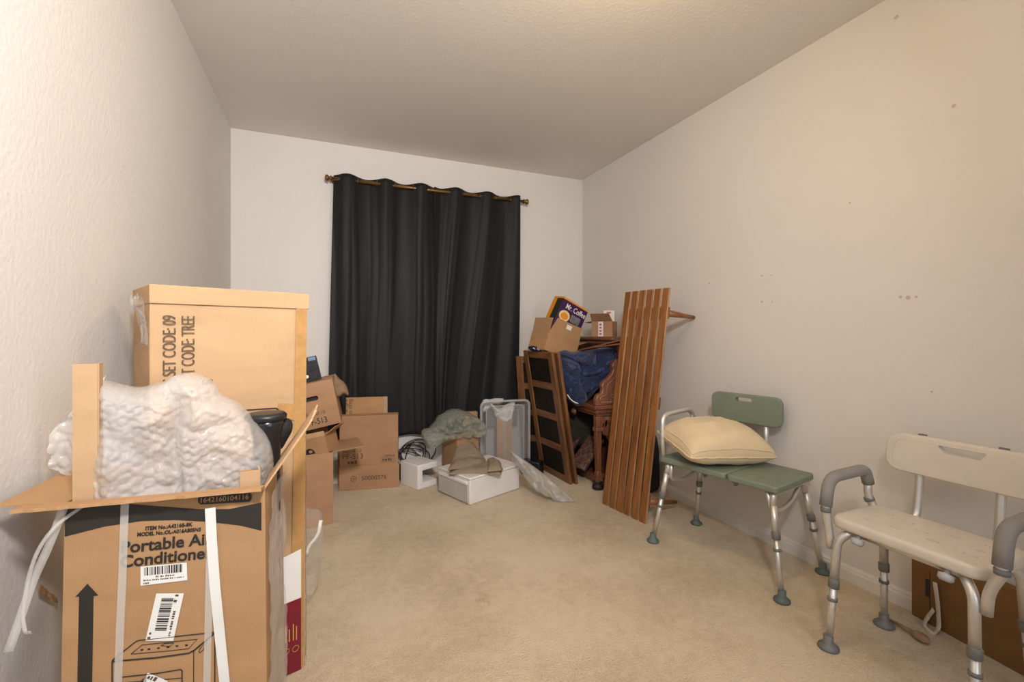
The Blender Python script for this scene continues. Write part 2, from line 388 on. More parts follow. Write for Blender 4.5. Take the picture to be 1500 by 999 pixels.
def blob(C0, outline, nrm, df, db, amp=.01, f=8, step=.008, seed=0, full=.8, amp2=0, f2=30, power=2.0, bub=None, cr=None):
    """a closed soft body filling the outline (a, b) in the plane facing nrm; df / db: how far it swells to the front and the back"""
    n = Vector(nrm).normalized(); e1 = Vector((0, 0, 1)).cross(n).normalized(); e2 = n.cross(e1); C0 = Vector(C0)
    L = smooth_loop(outline, step); k = len(L); rnd = random.Random(seed)
    def dist(p):
        best = 9
        for i in range(k):
            a, b = L[i], L[(i+1) % k]; ab = b-a; t = max(0, min(1, (p-a).dot(ab)/(ab.length_squared+1e-12))); best = min(best, (p-a-ab*t).length_squared)
        return best**.5
    def inside(p):
        c = False
        for i in range(k):
            a, b = L[i], L[i-1]
            if (a.y > p.y) != (b.y > p.y) and p.x < (b.x-a.x)*(p.y-a.y)/(b.y-a.y)+a.x: c = not c
        return c
    xs = [p.x for p in L]; ys = [p.y for p in L]; pts = list(L); dd = [0]*k
    y = min(ys); r = 0
    while y < max(ys):
        x = min(xs)+(step/2 if r % 2 else 0)
        while x < max(xs):
            p = Vector((x+rnd.uniform(-.15, .15)*step, y+rnd.uniform(-.15, .15)*step))
            if inside(p):
                d = dist(p)
                if d > step*.5: pts.append(p); dd.append(d)
            x += step
        y += step*.866; r += 1
    res = geometry.delaunay_2d_cdt(pts, [(i, (i+1) % k) for i in range(k)], [], 1, 1e-7)
    vs, faces, orig = res[0], res[2], res[3]; dm = max(dd)*full
    bm = bmesh.new(); sv = Vector((seed*3.7, seed*1.3, seed*9.1)); F_, B_ = [], []
    for i, p in enumerate(vs):
        d = dd[orig[i][0]] if orig[i] else 0; t = min(1, d/dm); pr = (1-(1-t)**power)**(1/power)
        q = C0+e1*p.x+e2*p.y; kk = q+sv
        def disp(side):
            w_ = q+n*side*pr*(df if side > 0 else db); z = w_+sv; fade = .25+.75*min(1, t*2.5)
            h = amp*ridge(z, f)*fade+(amp2*ridge(z, f2, 2)*fade if amp2 else 0)
            if cr: h -= cr[0]*max(0, 1-abs(noise.noise(z*cr[1]+Vector((5, 1, 8))))*4.5)**1.5*fade+cr[0]*.5*max(0, 1-abs(noise.noise(z*cr[1]*1.9))*4.5)**1.5*fade
            if bub:
                pb_ = Vector((p.x*.9-p.y*.43, p.x*.43+p.y*.9))+Vector((noise.noise(q*9), noise.noise(q*9+Vector((4, 4, 4)))))*.006
                py_ = pb_.y/(bub[0]*.866); row = round(py_); px_ = pb_.x/bub[0]-(.5 if row % 2 else 0)
                rr = math.hypot((px_-round(px_))*bub[0], (py_-row)*bub[0]*.866)/(bub[0]*.46)
                h += bub[1]*max(0, 1-rr*rr)**.5*fade
            lat = Vector((noise.noise(z*f*1.3), noise.noise(z*f*1.3+Vector((9, 2, 4))), noise.noise(z*f*1.3+Vector((3, 7, 1)))))*amp*.8
            return w_+n*side*h*min(1, pr*2+.0)+lat
        if pr == 0: v = bm.verts.new(disp(1)); F_.append(v); B_.append(v)
        else: F_.append(bm.verts.new(disp(1))); B_.append(bm.verts.new(disp(-1)))
    for f_ in faces:
        bm.faces.new([F_[i] for i in f_])
        if len({B_[i] for i in f_}) == len(f_) and any(B_[i] is not F_[i] for i in f_): bm.faces.new([B_[i] for i in f_][::-1])
    return bm
def trace(pts, C0, nrm):
    n = Vector(nrm).normalized(); e1 = Vector((0, 0, 1)).cross(n).normalized(); e2 = n.cross(e1)
    out = []
    for (u, v) in pts:
        d = onplane(u, v, C0, n)-Vector(C0); out.append((d.dot(e1), d.dot(e2)))
    return out
def sheet(fn, nu, nv, th=0.0015):
    """solid thin sheet from fn(s, t) -> point"""
    bm = bmesh.new(); G = [[bm.verts.new(fn(i/nu, j/nv)) for j in range(nv+1)] for i in range(nu+1)]
    for i in range(nu):
        for j in range(nv): bm.faces.new((G[i][j], G[i+1][j], G[i+1][j+1], G[i][j+1]))
    bm.normal_update()
    bmesh.ops.solidify(bm, geom=bm.faces[:], thickness=th)
    return bm
def carton_body(w, d, h, t=.005, bottom=True, mtx=None):
    bm = bmesh.new()
    box(bm, (0, -d/2+t/2, h/2), (w, t, h), mtx); box(bm, (0, d/2-t/2, h/2), (w, t, h), mtx)
    box(bm, (-w/2+t/2, 0, h/2), (t, d-2*t, h), mtx); box(bm, (w/2-t/2, 0, h/2), (t, d-2*t, h), mtx)
    if bottom: box(bm, (0, 0, t/2), (w-2*t, d-2*t, t), mtx)
    return bm
def flap(name, parent, m, a, b_, up, out, length, ang, t=.004, taper=.008, curl=0, rag=0):
    """flap hinged on edge a-b; ang 0 = straight up, 90 = straight out"""
    a, b_, up, out = Vector(a), Vector(b_), Vector(up), Vector(out); e = (b_-a)
    d = up*math.cos(R(ang))+out*math.sin(R(ang)); nrm = -up*math.sin(R(ang))+out*math.cos(R(ang))
    def fn(s, q):
        tp = taper*q; p = a+e.normalized()*(tp+(e.length-2*tp)*s)+d*length*q+nrm*curl*q*q
        if rag and q > .99: p += d*rag*noise.noise(Vector((s*14, a.x*5, 2)))
        return p
    return new(name, sheet(fn, 24 if rag else 6, 4, t), m, parent)

# ------------------------------------------------------------------ the room
XL, XR, YB, YF, HT = -.586, 2.11, 3.474, -1.3, 2.44
def struct(name, bm, m, parent=None):
    o = new(name, bm, m, parent); o['kind'] = 'structure'; return o
struct('floor', boxb((XL-.1, YF-.1, -.1), (XR+.1, YB+.1, 0)), M['carpet'])
struct('ceiling', boxb((XL-.1, YF-.1, HT), (XR+.1, YB+.1, HT+.1)), M['ceil'])
struct('wall_back', boxb((XL-.1, YB, 0), (XR+.1, YB+.1, HT)), M['wall'])
struct('wall_left', boxb((XL-.1, YF, 0), (XL, YB, HT)), M['wall'])
struct('wall_right', boxb((XR, YF, 0), (XR+.1, YB, HT)), M['wall_r'])
struct('wall_front', boxb((XL-.1, YF-.1, 0), (XR+.1, YF, HT)), M['wall'])
def baseb(L, name, mtx):
    bm = bmesh.new(); prism(bm, [(0, 0), (.012, 0), (.012, .045), (.009, .052), (.009, .058), (.004, .068), (0, .068)], 0, L, mtx); struct(name, bm, M['trim'])
baseb(YB-YF, 'baseboard_right', Matrix.Translation((XR, YF, 0)) @ Matrix.Diagonal((-1, 1, 1, 1)))
baseb(YB-YF, 'baseboard_left', Matrix.Translation((XL, YF, 0)))
baseb(XR-XL-.024, 'baseboard_back', Matrix.Translation((XR-.012, YB, 0)) @ Matrix.Rotation(PI/2, 4, 'Z') @ Matrix.Diagonal((-1, 1, 1, 1)))

# ------------------------------------------------------------------ curtain rod and curtains
RY, RZ = 3.405, 2.165
rod = thing('curtain_rod', 'long antique brass curtain rod carrying the two dark panels on the back wall', 'curtain rod', (.77, RY, RZ))
bm = bmesh.new(); tube(bm, [(-.735, 0, 0), (.735, 0, 0)], .0125, 16); new('pole', bm, M['brass'], rod, True)
for s in (-1, 1):
    bm = bmesh.new(); lathe(bm, [(.012, 0), (.019, .002), (.019, .008), (.011, .012), (.011, .016), (.021, .024), (.023, .034), (.018, .042), (.004, .045)], (s*.735, 0, 0), 18, (s, 0, 0))
    new('finial', bm, M['brass'], rod, True)
    bm = bmesh.new(); tube(bm, [(s*.715, .066, 0), (s*.715, .0, 0)], .007, 10); lathe(bm, [(.022, 0), (.022, .004), (.008, .006)], (s*.715, .068, 0), 16, (0, -1, 0))
    new('bracket', bm, M['brass'], rod, True)
PER = .262; X0 = .2735
def curtain(name, label, xa, xb, seed, right):
    zt, zb = RZ+.032, .318
    def fn(s, q):
        z = zt+(zb-zt)*q
        a, b_ = xa(q), xb(q)
        ss = s**(1+.55*q) if right else s
        x = a+(b_-a)*ss
        xt = xa(0)+(xb(0)-xa(0))*s                     # where this strand hangs on the rod
        ph = 2*PI*(xt-X0)/PER
        top = math.exp(-q*2.2)
        y = .026*math.cos(ph)*(.12+.88*top)
        xw = xt+(.10*q*(1-s)*s*4 if right else .03*noise.noise(Vector((xt*3, q*2, seed))))
        nz = noise.noise(Vector((xw*6+seed, q*.7, seed)))*.030+noise.noise(Vector((xw*15+seed, q*1.2, seed+5)))*.020*(.4+.6*q)
        y += nz*(1-top*.8)
        y -= .016*max(0, noise.noise(Vector((xw*22+seed, q*.8, 2))))**.7*(.3+.7*(1-top))
        x += .006*math.sin(ph)*top
        if right: y -= .030*math.exp(-((x-.765)/.05)**2)
        zz = z+.007*noise.noise(Vector((xt*9, q*3, 3+seed)))*(q > .97)-.006*(math.cos(ph))*(q < .02)
        return Vector((x, min(RY+y, YB-.02), zz))
    o = new(name, sheet(fn, 190, 70, .0022), M['curtain'], None, True); base(o)
    tag(o, label, 'curtain'); return o
cl = curtain('curtain', 'left charcoal eyelet curtain panel, the wider one, hanging behind the cartons', lambda q: .045-.04*q, lambda q: .783+.0*q, 1.3, False)
cr = curtain('curtain', 'right charcoal eyelet curtain panel with folds fanning towards the dark wooden doors', lambda q: .764+.004*q, lambda q: 1.47+.02*q-.05*q*q, 7.7, True)
for (o, xs) in ((cl, [X0-PER*.25+PER*.5*k for k in range(0, 4)]), (cr, [X0-PER*.25+PER*.5*k for k in range(4, 10)])):
    for x in xs:
        bm = bmesh.new(); bmesh.ops.create_cone(bm, segments=16, radius1=.024, radius2=.024, depth=.004, cap_ends=False)
        lathe_m = Matrix.Translation(Vector((x, RY, RZ))-o.location) @ Matrix.Rotation(PI/2, 4, 'Y')
        bm.transform(lathe_m); bmesh.ops.solidify(bm, geom=bm.faces[:], thickness=.004)
        new('eyelet', bm, M['brass'], o, True)

# ------------------------------------------------------------------ air conditioner carton (front left)
AL, AR = Vector((-.456, 1.107, 0)), Vector((-.121, 1.0895, 0)); AW = (AR-AL).length; AA = math.atan2(AR.y-AL.y, AR.x-AL.x); AD, AH = .255, .757
amid = (AL+AR)/2+Vector((-math.sin(AA), math.cos(AA), 0))*AD/2
ac = thing('appliance_carton', 'opened brown air conditioner carton overflowing with bubble wrap, nearest the camera at left wall', 'carton', amid, (0, 0, AA))
bm = carton_body(AW, AD, AH, .006)
for v in bm.verts:
    if v.co.z < .01:
        v.co.x += -.012 if v.co.x < 0 else .006
    elif v.co.x > 0 and v.co.y < 0: v.co.z -= .008
new('body', bm, M['kraft'], ac)
AI = mw(ac).inverted(); AN = Vector((math.sin(AA), -math.cos(AA), 0)); AF = amid+AN*(AD/2+.0006)
def A(u, v, off=0):  return AI @ (onplane(u, v, AF+AN*off, AN))
ln = Vector((0, -1, 0))
def plate(name, px, m, parent=ac, off=0.0, t=.0005): return new(name, poly_plate([A(u, v, off) for u, v in px], ln, t), m, parent)
plate('printed_band', [(95, 737.6), (179, 737.6), (240, 742), (288, 745.6), (336, 745.6), (383, 736), (383, 777), (352, 769.6), (304, 764), (256, 761.6), (208, 763), (153.6, 771), (95, 786)], M['ink'])
plate('number_badge', [(293, 727), (366, 721.5), (369, 725), (368.5, 732), (365, 735), (294, 739), (290.5, 736), (290, 730)], M['ink'])
def atext(s, u0, v0, u1, v1, cap, m, bold=0, off=.0008, name='printed_text', align=None):
    p, q = A(u0, v0, off), A(u1, v1, off)
    t = text(s, 1, m, ac, Matrix.Identity(4), name, bold)
    xs = [v.co.x for v in t.data.vertices]; w0 = max(xs)-min(xs); L = (q-p).length
    hh = (A(u0, v0)-A(u0, v0-cap)).length/.72
    t.data.transform(frame(p, q-p, (0, 0, 1)) @ Matrix.Diagonal((L/w0, hh, 1, 1)) @ Matrix.Translation((-min(xs), 0, 0)))
    return t
atext('1642160104116', 294, 736.5, 364, 731, 7.5, M['kraft'], .01, .0016)
atext('ITEM No.:A4216B-8K', 213, 777, 282, 770.5, 5.6, M['ink'], .03)
atext('MODEL No.:OL-A016AB05N3', 201, 785.8, 294, 778, 5.6, M['ink'], .03)
atext('Portable Air', 177, 810.5, 311, 796.5, 17.5, M['ink'], .022)
atext('Conditioner', 176, 831.5, 311, 816.5, 17.5, M['ink'], .022)
plate('arrow_print', [(128, 855), (144, 872), (137, 873), (135, 999), (133, 1060), (113, 1060), (113.5, 999), (116, 873.5), (110.4, 874.5)], M['ink'])
def stroke(px, wpx=1.1, closed=False, m='ink', name='drawing_line'):
    bm = bmesh.new(); pts = [A(u, v, .0006) for u, v in px]
    if closed: pts.append(pts[0])
    tube(bm, pts, wpx*.00066, 6); new(name, bm, M[m], ac)
E = lambda l: [(80+a/4.6875, 900+b_/4.6875) for a, b_ in l]
stroke(E([(395, 760), (395, 322), (400, 312), (560, 185), (580, 178), (1070, 126), (1095, 124), (1100, 135), (1100, 760)]), 1.6)
stroke(E([(395, 322), (700, 297), (880, 272), (925, 265), (960, 245), (1092, 135)]), 2.2)
stroke(E([(955, 250), (955, 760)]), 1.1)
stroke(E([(525, 272), (600, 210), (980, 170), (920, 235), (760, 253)]), 1.0, True)
stroke(E([(730, 215), (760, 199), (820, 196), (795, 219)]), .9, True)
stroke(E([(450, 432), (700, 405), (865, 378), (875, 386), (875, 760)]), 1.6); stroke(E([(450, 470), (875, 437)]), 1.1)
stroke(E([(990, 262), (998, 235), (1040, 190), (1020, 245), (995, 265)]), 1.0)
for (a_, b_) in [(600, 243), (648, 238), (713, 231), (780, 224), (840, 217), (905, 211)]:
    plate('printed_dot', E([(a_-9, b_-4), (a_+9, b_-6), (a_+9, b_+4), (a_-9, b_+6)]), M['ink'])
def label(px, bars, nb, seed, lines=()):
    o = plate('shipping_label', px, M['paper'], off=.0008)
    rnd = random.Random(seed); bm = bmesh.new(); q = [Vector(A(u, v, .0016)) for u, v in bars]
    s = 0.0
    while s < 1:
        wd = rnd.choice([.5, .5, 1, 1.6])/nb; e = min(1, s+wd)
        pts = [q[0].lerp(q[1], s), q[0].lerp(q[1], e), q[3].lerp(q[2], e), q[3].lerp(q[2], s)]
        f = [bm.verts.new(p) for p in pts]; bm.faces.new(f); s = e+rnd.choice([.5, .6, 1.0])/nb
    bar = new('barcode', bm, M['ink'], o)
    return o
def ltext(seed, o, u0, v0, u1, v1, cap):
    dashes(A(u0, v0, .0016), A(u1, v1, .0016), (A(u0, v0)-A(u0, v0-cap)).length, M['ink_soft'], o, seed)
lb = label([(206, 830), (273.6, 824), (274.5, 849.6), (206, 858)], [(211, 831.5), (267, 826), (267, 838), (211, 843.5)], 40, 3)
ltext(1, lb, 228, 846, 255, 843.5, 3); ltext(2, lb, 210, 851.5, 269, 846, 2.2); ltext(3, lb, 210, 856, 220, 855.2, 2.6)
lb = label([(229, 869.4), (269.4, 869), (254, 938.6), (213, 938.6)], [(237, 876), (226.5, 924), (243.5, 924), (254.5, 876)], 30, 8)
ltext(4, lb, 262, 871, 258, 884, 6); ltext(5, lb, 257.5, 895, 249, 932, 3.4); ltext(6, lb, 220, 936, 222, 926, 4)
lb = label(E([(640, 400), (775, 456), (840, 700), (520, 640)]), E([(632, 424), (590, 452), (580, 520), (620, 520)]), 16, 5)
ltext(7, lb, *[x for p in E([(632, 440), (690, 462)]) for x in p], 6)
# white band straps down the front, clear tape bands
def band(name, px, wpx, m, off, parent=ac):
    pts = [A(u, v, off) for u, v in px]; bm = bmesh.new(); wv = wpx*.00143/2
    side = []
    for i, p in enumerate(pts):
        t = (pts[min(i+1, len(pts)-1)]-pts[max(0, i-1)]).normalized(); n_ = t.cross(Vector((0, -1, 0))).normalized()
        side.append((bm.verts.new(p+n_*wv), bm.verts.new(p-n_*wv)))
    for a_, b_ in zip(side, side[1:]): bm.faces.new((a_[0], a_[1], b_[1], b_[0]))
    bm.normal_update(); bmesh.ops.solidify(bm, geom=bm.faces[:], thickness=.0006)
    return new(name, bm, m, parent)
band('strap', [(308, 744), (310, 790), (315, 860), (322, 930), (329, 1000), (334, 1050)], 13, M['strap'], .003)
band('strap', [(183, 738), (180, 830), (176, 920), (173, 1000), (171, 1050)], 9, M['strap_soft'], .0022)
band('strap', [(309, 752), (307, 830), (305, 920), (303, 1000), (302, 1050)], 9, M['strap_soft'], .0018)
# flaps: front one torn, left one flat out to the wall, right one standing up
w2, d2 = AW/2, AD/2
flap('flap', ac, M['kraft'], (-w2-.06, -d2, AH), (w2, -d2, AH-.006), (0, 0, 1), (0, -1, 0), .038, 82, .0065, .001, .0, .008)
flap('flap', ac, M['kraft'], (-w2, d2, AH), (-w2, -d2, AH), (0, 0, 1), (-1, 0, 0), .105, 87, .004, .012, 0, 0)
flap('flap', ac, M['kraft_light'], (w2, -d2+.0, AH-.008), (w2, d2, AH), (0, 0, 1), (1, 0, 0), .16, 34, .004, .012, .0, .014)
# worn plastic wrap on the right side
def fn(s, q):
    p = Vector((w2+.004, -d2+.02+(AD-.04)*s, .02+(AH-.05)*q)); p.x += .012*(.5+noise.noise(p*9))+.006*noise.noise(p*30); return p
new('plastic_wrap', sheet(fn, 16, 40, .001), M['film'], ac, True)

# bubble wrap heap inside the carton
bc = Vector((-.29, 1.225, .80)); bn = Vector((.2, -1, 0))
op = [(137, 720), (140, 650), (142, 600), (150, 561), (175, 563), (205, 567), (225, 563), (250, 552), (270, 547), (292, 549), (310, 562), (322, 580), (345, 592), (365, 610), (385, 630), (396, 655), (396, 690), (385, 730), (340, 770), (200, 770)]
bc2 = bc+Vector((.09, .012, .0))
op2 = [(258, 738), (252, 690), (256, 640), (252, 600), (238, 575), (250, 556), (272, 547), (292, 549), (310, 562), (320, 580), (345, 591), (366, 609), (386, 631), (396, 656), (397, 690), (388, 716), (375, 738), (320, 740)]
op1 = [(140, 738), (138, 690), (137, 640), (140, 600), (150, 562), (175, 562), (204, 567), (225, 562), (250, 556), (268, 566), (275, 600), (272, 650), (280, 690), (276, 738), (210, 741)]
bw = new('bubble_wrap', blob(bc, trace(op1, bc, bn), bn, .075, .07, .017, 7, .0032, 2, .6, .005, 18, 2.2, (.0185, .0040), (.012, 8)), M['bubble'], None, True)
ba_ = new('right_fold', blob(bc2, trace(op2, bc2, bn), bn, .075, .07, .017, 7, .0032, 5, .7, .005, 18, 2.2, (.0185, .0040), (.012, 8)), M['bubble'], None, True)
base(bw)
for o in (ba_,): o.data.transform(Matrix.Translation(-bw.location)); o.parent = bw
tag(bw, 'crumpled heap of white bubble wrap bulging out of the opened carton', 'bubble wrap')
def fn(s, q):
    u = 66+(152-66)*s; top = 640-90*s+18*noise.noise(Vector((s*5, 1, 2))); bot = 690+30*s
    p = P(u, top+(bot-top)*q, y=1.285); k = p*14
    p.y += .018*ridge(k, 1.0, 3)-.005; p.x = max(p.x, XL+.012); return p
o = new('loose_edge', sheet(fn, 40, 30, .0008), M['bubble_thin'], None, True)
o.data.transform(Matrix.Translation(-bw.location)); o.parent = bw
# cardboard corner posts
def post(px_c, ztop, zbot, wx, label_, y):
    c = P(*px_c, y=y); o = thing('corner_protector', label_, 'cardboard protector', (c.x, c.y, zbot), (0, 0, R(10)))
    bm = bmesh.new(); box(bm, (0, 0, (ztop-zbot)/2), (wx, .004, ztop-zbot)); box(bm, (wx/2+.0, .018, (ztop-zbot)/2), (.004, .034, ztop-zbot)); new('strip', bm, M['kraft_light'], o)
    bm = bmesh.new(); box(bm, (-.006, .012, (ztop-zbot)/2-.002), (wx*.55, .004, ztop-zbot+.004)); new('inner_strip', bm, M['kraft'], o); return o
zt = P(127, 533, y=1.125).z
post((125, 620), zt, .30, .036, 'tall kraft cardboard corner strip standing up at the left of the bubble wrap', 1.125)
zt = P(365, 690, y=1.118).z
post((366, 700), zt, .30, .036, 'short kraft cardboard corner strip at the right of the bubble wrap', 1.118)
# black appliance behind the bubble wrap
bp = P(391, 640, y=1.265)
va = thing('hose_adapter', 'black plastic hose fitting with a rounded rim poking out beside the bubble wrap', 'appliance part', (bp.x, bp.y, .62), (0, 0, 0))
h0 = P(392, 606, y=1.265).z-.62
bm = bmesh.new(); lathe(bm, [(.030, .02), (.030, h0*.5), (.031, h0-.06), (.037, h0-.03), (.040, h0-.012)], (0, 0, 0), 28); new('spout', bm, M['black_pl'], va, True)
bm = bmesh.new(); lathe(bm, [(.040, h0-.016), (.046, h0-.012), (.047, h0-.004), (.042, h0+.002), (.030, h0+.003)], (-.002, 0, 0), 28); new('rim', bm, M['black_rub'], va, True)
c2 = P(416, 632, y=1.29); b2 = blob(c2, trace([(402, 612), (425, 614), (428, 628), (421, 645), (413, 658), (400, 662), (393, 645)], c2, (0, -1, 0)), (0, -1, 0), .022, .022, .004, 14, .005, 5)
o = new('sleeve', b2, M['black_cloth'], None, True); o.data.transform(Matrix.Translation(-Vector(va.location))); o.parent = va
# loose white strap and tape scraps hanging at the left of the carton
def ribbon(pts, wv, m, name, label_=None, cat=None, parent=None, th=.0008, side=None, nrm=(.2, -1, 0)):
    pts = fillet(pts, .06, 6); bm = bmesh.new(); prev = None
    for i, p in enumerate(pts):
        t = (pts[min(i+1, len(pts)-1)]-pts[max(0, i-1)]).normalized()
        s_ = Vector(side) if side else t.cross(Vector(nrm))
        s_ = (s_-t*s_.dot(t)).normalized()
        a_, b_ = bm.verts.new(p+s_*wv/2), bm.verts.new(p-s_*wv/2)
        if prev: bm.faces.new((prev[0], prev[1], b_, a_))
        prev = (a_, b_)
    bm.normal_update(); bmesh.ops.solidify(bm, geom=bm.faces[:], thickness=th)
    o = new(name, bm, m, parent, True)
    if label_: base(o); tag(o, label_, cat)
    return o
ribbon([P(94, 742, y=1.10), P(72, 800, y=1.10), P(48, 850, y=1.10), P(32, 900, y=1.09), P(12, 955, y=1.08)], .013, M['strap_soft'], 'packing_strap', 'long milky packing strap dangling at the left of the opened carton', 'strap')
ribbon([P(122, 741, y=1.098), P(80, 770, y=1.09), P(55, 805, y=1.085), P(40, 850, y=1.085), P(33, 905, y=1.085), P(37, 927, y=1.08), P(46, 926, y=1.07)], .006, M['strap_soft'], 'packing_strap', 'thin curled packing strap dangling beside the wider one', 'strap')
def fn(s, q):
    p = P(49+28*s, 855+22*s+13*q-5*s*q, x=XL+.004); p.x += .006+.004*ridge(p, 40, 2)*.5; return p
o = new('tape_scrap', sheet(fn, 12, 6, .0006), film('brown_film', (.55, .33, .14), .5, .12, .8, 40), None, True); base(o); tag(o, 'small curled piece of brown tape stuck to the left wall', 'tape')

# ------------------------------------------------------------------ tall tree carton behind
TA = R(25); TR0 = Vector((-.062, 1.612, 0)); TW, TD = .40, .25
tdir = Vector((math.cos(TA), math.sin(TA), 0)); tbk = Vector((-math.sin(TA), math.cos(TA), 0))
TL0 = TR0-tdir*TW; TH = P(450, 447, D=FX*TR0.x+FY*TR0.y).z
tc = thing('tree_carton', 'tall closed kraft carton printed with a tree code, standing behind the bubble wrap', 'carton', (TR0+TL0)/2+tbk*TD/2, (0, 0, TA))
bm = bmesh.new()
boxv = box(bm, (0, 0, TH/2), (TW, TD, TH)); bmesh.ops.subdivide_edges(bm, edges=bm.edges[:], cuts=9, use_grid_fill=True)
for v in bm.verts:
    e = 1-abs(2*v.co.z/TH-1)**2
    if abs(v.co.y+TD/2) < 1e-4 and abs(v.co.x) < TW/2-.001: v.co.y -= .004*e*(1-(2*v.co.x/TW)**2)
    v.co.x += .003*noise.noise(v.co*6)*(abs(abs(v.co.x)-TW/2) < 1e-3)
new('body', bm, M['kraft_light'], tc, True, .003)
TI = mw(tc).inverted(); TN = Vector((math.sin(TA), -math.cos(TA), 0)); TF = (TR0+TL0)/2+TN*.0052
def T(u, v, off=0): return TI @ onplane(u, v, TF+TN*off, TN)
bm = bmesh.new(); box(bm, (.004, 0, TH+.012), (TW+.012, TD+.012, .05)); new('lid', bm, M['kraft_light'], tc, False, .002)
def tplate(name, px, m, off=0): return new(name, poly_plate([T(u, v, off) for u, v in px], ln, .0005), m, tc)
def ttext(s, a, b_, cap, m, bold=0.01, off=.0012):
    p, q = T(*a, off), T(*b_, off); t = text(s, 1, m, tc, Matrix.Identity(4), 'printed_text', bold)
    xs = [v.co.x for v in t.data.vertices]; w0 = max(xs)-min(xs)
    hh = (T(*a)-T(a[0]-cap, a[1])).length/.72; ex = q-p
    t.data.transform(frame(p, ex, (-1, 0, 0)) @ Matrix.Diagonal((ex.length/w0, hh, 1, 1)) @ Matrix.Translation((-min(xs), 0, 0)))
ttext('S SET CODE: 09', (257.5, 560), (257.5, 462), 20, M['ink_soft'], .0)
ttext('T CODE: TREE', (285, 547), (285, 463), 20, M['ink_soft'], .0)
ttext('S', (312, 562), (312, 555), 16, M['ink_soft'], .0)
bm = bmesh.new()
new('tape_strip', poly_plate([T(434, 449), T(449.5, 450), T(444, 985), T(424, 990)], ln, .0004), M['amber_tape'], tc)
new('tape_strip', poly_plate([T(407, 591), T(448, 592), T(447, 618), T(407, 612)], ln, .0007), M['amber_tape'], tc)
tplate('drawing_line', [(355, 600), (405, 597), (413, 603), (412, 604.5), (404, 598.6), (355, 602)], M['ink'], .001)
tplate('printed_panel', [(409, 820), (441, 804), (441, 875), (409, 888)], M['paper'], .0012)
rp = tplate('printed_panel', [(409, 888), (441, 875), (441, 981), (408, 993)], M['red_print'], .0012); rp['label'] = 'dark red printed panel'
for (u, v, rr) in [(419, 955, 4.5), (433, 950, 4.5)]:
    bm = bmesh.new(); c = T(u, v, .0024); tube(bm, [c+Vector((rr*.0021*math.cos(2*PI*k/16), 0, rr*.0021*math.sin(2*PI*k/16))) for k in range(17)], .0007, 6); o = new('printed_emblem', bm, M['gold_print'], rp)
for (u, v0, v1) in [(418, 942, 918), (423, 940, 922), (429, 938, 914), (433.5, 937, 917)]:
    o = tplate('printed_line', [(u, v0), (u+1.4, v0), (u+1.4, v1), (u, v1)], M['gold_print'], .002); o.parent = rp
def fn(s, q):
    p = Vector((-TW/2-.004+.012*noise.noise(Vector((s*4, q*3, 1))), -TD/2-.006+.11*s, TH-.12+.125*q))
    p.x -= .02*q*q*(1+.6*noise.noise(Vector((s*6, 4, 2)))); p.z += .02*noise.noise(Vector((s*9, q*5, 8))); return p
new('plastic_wrap', sheet(fn, 18, 14, .0008), M['film'], tc, True)
def fn(s, q):
    p = Vector((TW/2+.002+.008*s, -TD/2-.003+.03*s, .02+(TH-.03)*q)); p.x += .004*noise.noise(p*14); return p
new('plastic_wrap', sheet(fn, 4, 60, .0008), M['film'], tc, True)
# clear bag with white strap on the floor right of the tall carton
bgc = P(462, 825, y=1.99)
o = new('plastic_bag', blob(bgc, trace([(440, 770), (458, 762), (470, 764), (476, 790), (472, 830), (464, 870), (452, 885), (438, 888)], bgc, (0, -1, 0)), (0, -1, 0), .05, .05, .012, 10, .008, 3), M['film'], None, True)
o.data.transform(Matrix.Translation((0, 0, -min(v.co.z for v in o.data.vertices)+.001))); base(o); tag(o, 'clear crumpled plastic bag on the carpet beside the tall tree carton', 'plastic bag')
ribbon([P(470, 762, y=1.92), P(466, 785, y=1.92), P(452, 800, y=1.92), P(448, 815, y=1.92)], .013, M['strap'], 'strap', parent=None)
st_ = bpy.data.objects['strap'] if False else C.objects[-1]; st_.data.transform(Matrix.Translation(-o.location)); st_.parent = o

# ------------------------------------------------------------------ cartons at the back left
def label_text(s, parent, o3, ex, ey, size, m='ink_soft', bold=.0, xs=1): return text(s, size, M[m], parent, frame(o3, ex, ey), 'printed_text', bold, xs)
# tall narrow open carton
na = Vector((.036, 2.745, 0)); nw, nd, nh = .30, .26, .405; nr = R(5)
ca = thing('tall_open_carton', 'tall open brown carton with side flap folded out, before the stack by the curtain', 'carton',
           na+Vector((-math.cos(nr)*nw/2-math.sin(nr)*nd/2, -math.sin(nr)*nw/2+math.cos(nr)*nd/2, 0)), (0, 0, nr))
new('body', carton_body(nw, nd, nh), M['kraft_mid'], ca)
flap('flap', ca, M['kraft_mid'], (nw/2, -nd/2, nh), (nw/2, nd/2, nh), (0, 0, 1), (1, 0, 0), .17, 86)
flap('flap', ca, M['kraft_mid'], (nw/2, nd/2, nh), (-nw/2, nd/2, nh), (0, 0, 1), (0, 1, 0), .13, 15)
flap('flap', ca, M['kraft_mid'], (-nw/2, -nd/2, nh), (-nw/2+.0, nd/2, nh), (0, 0, 1), (-1, 0, 0), .13, 20)
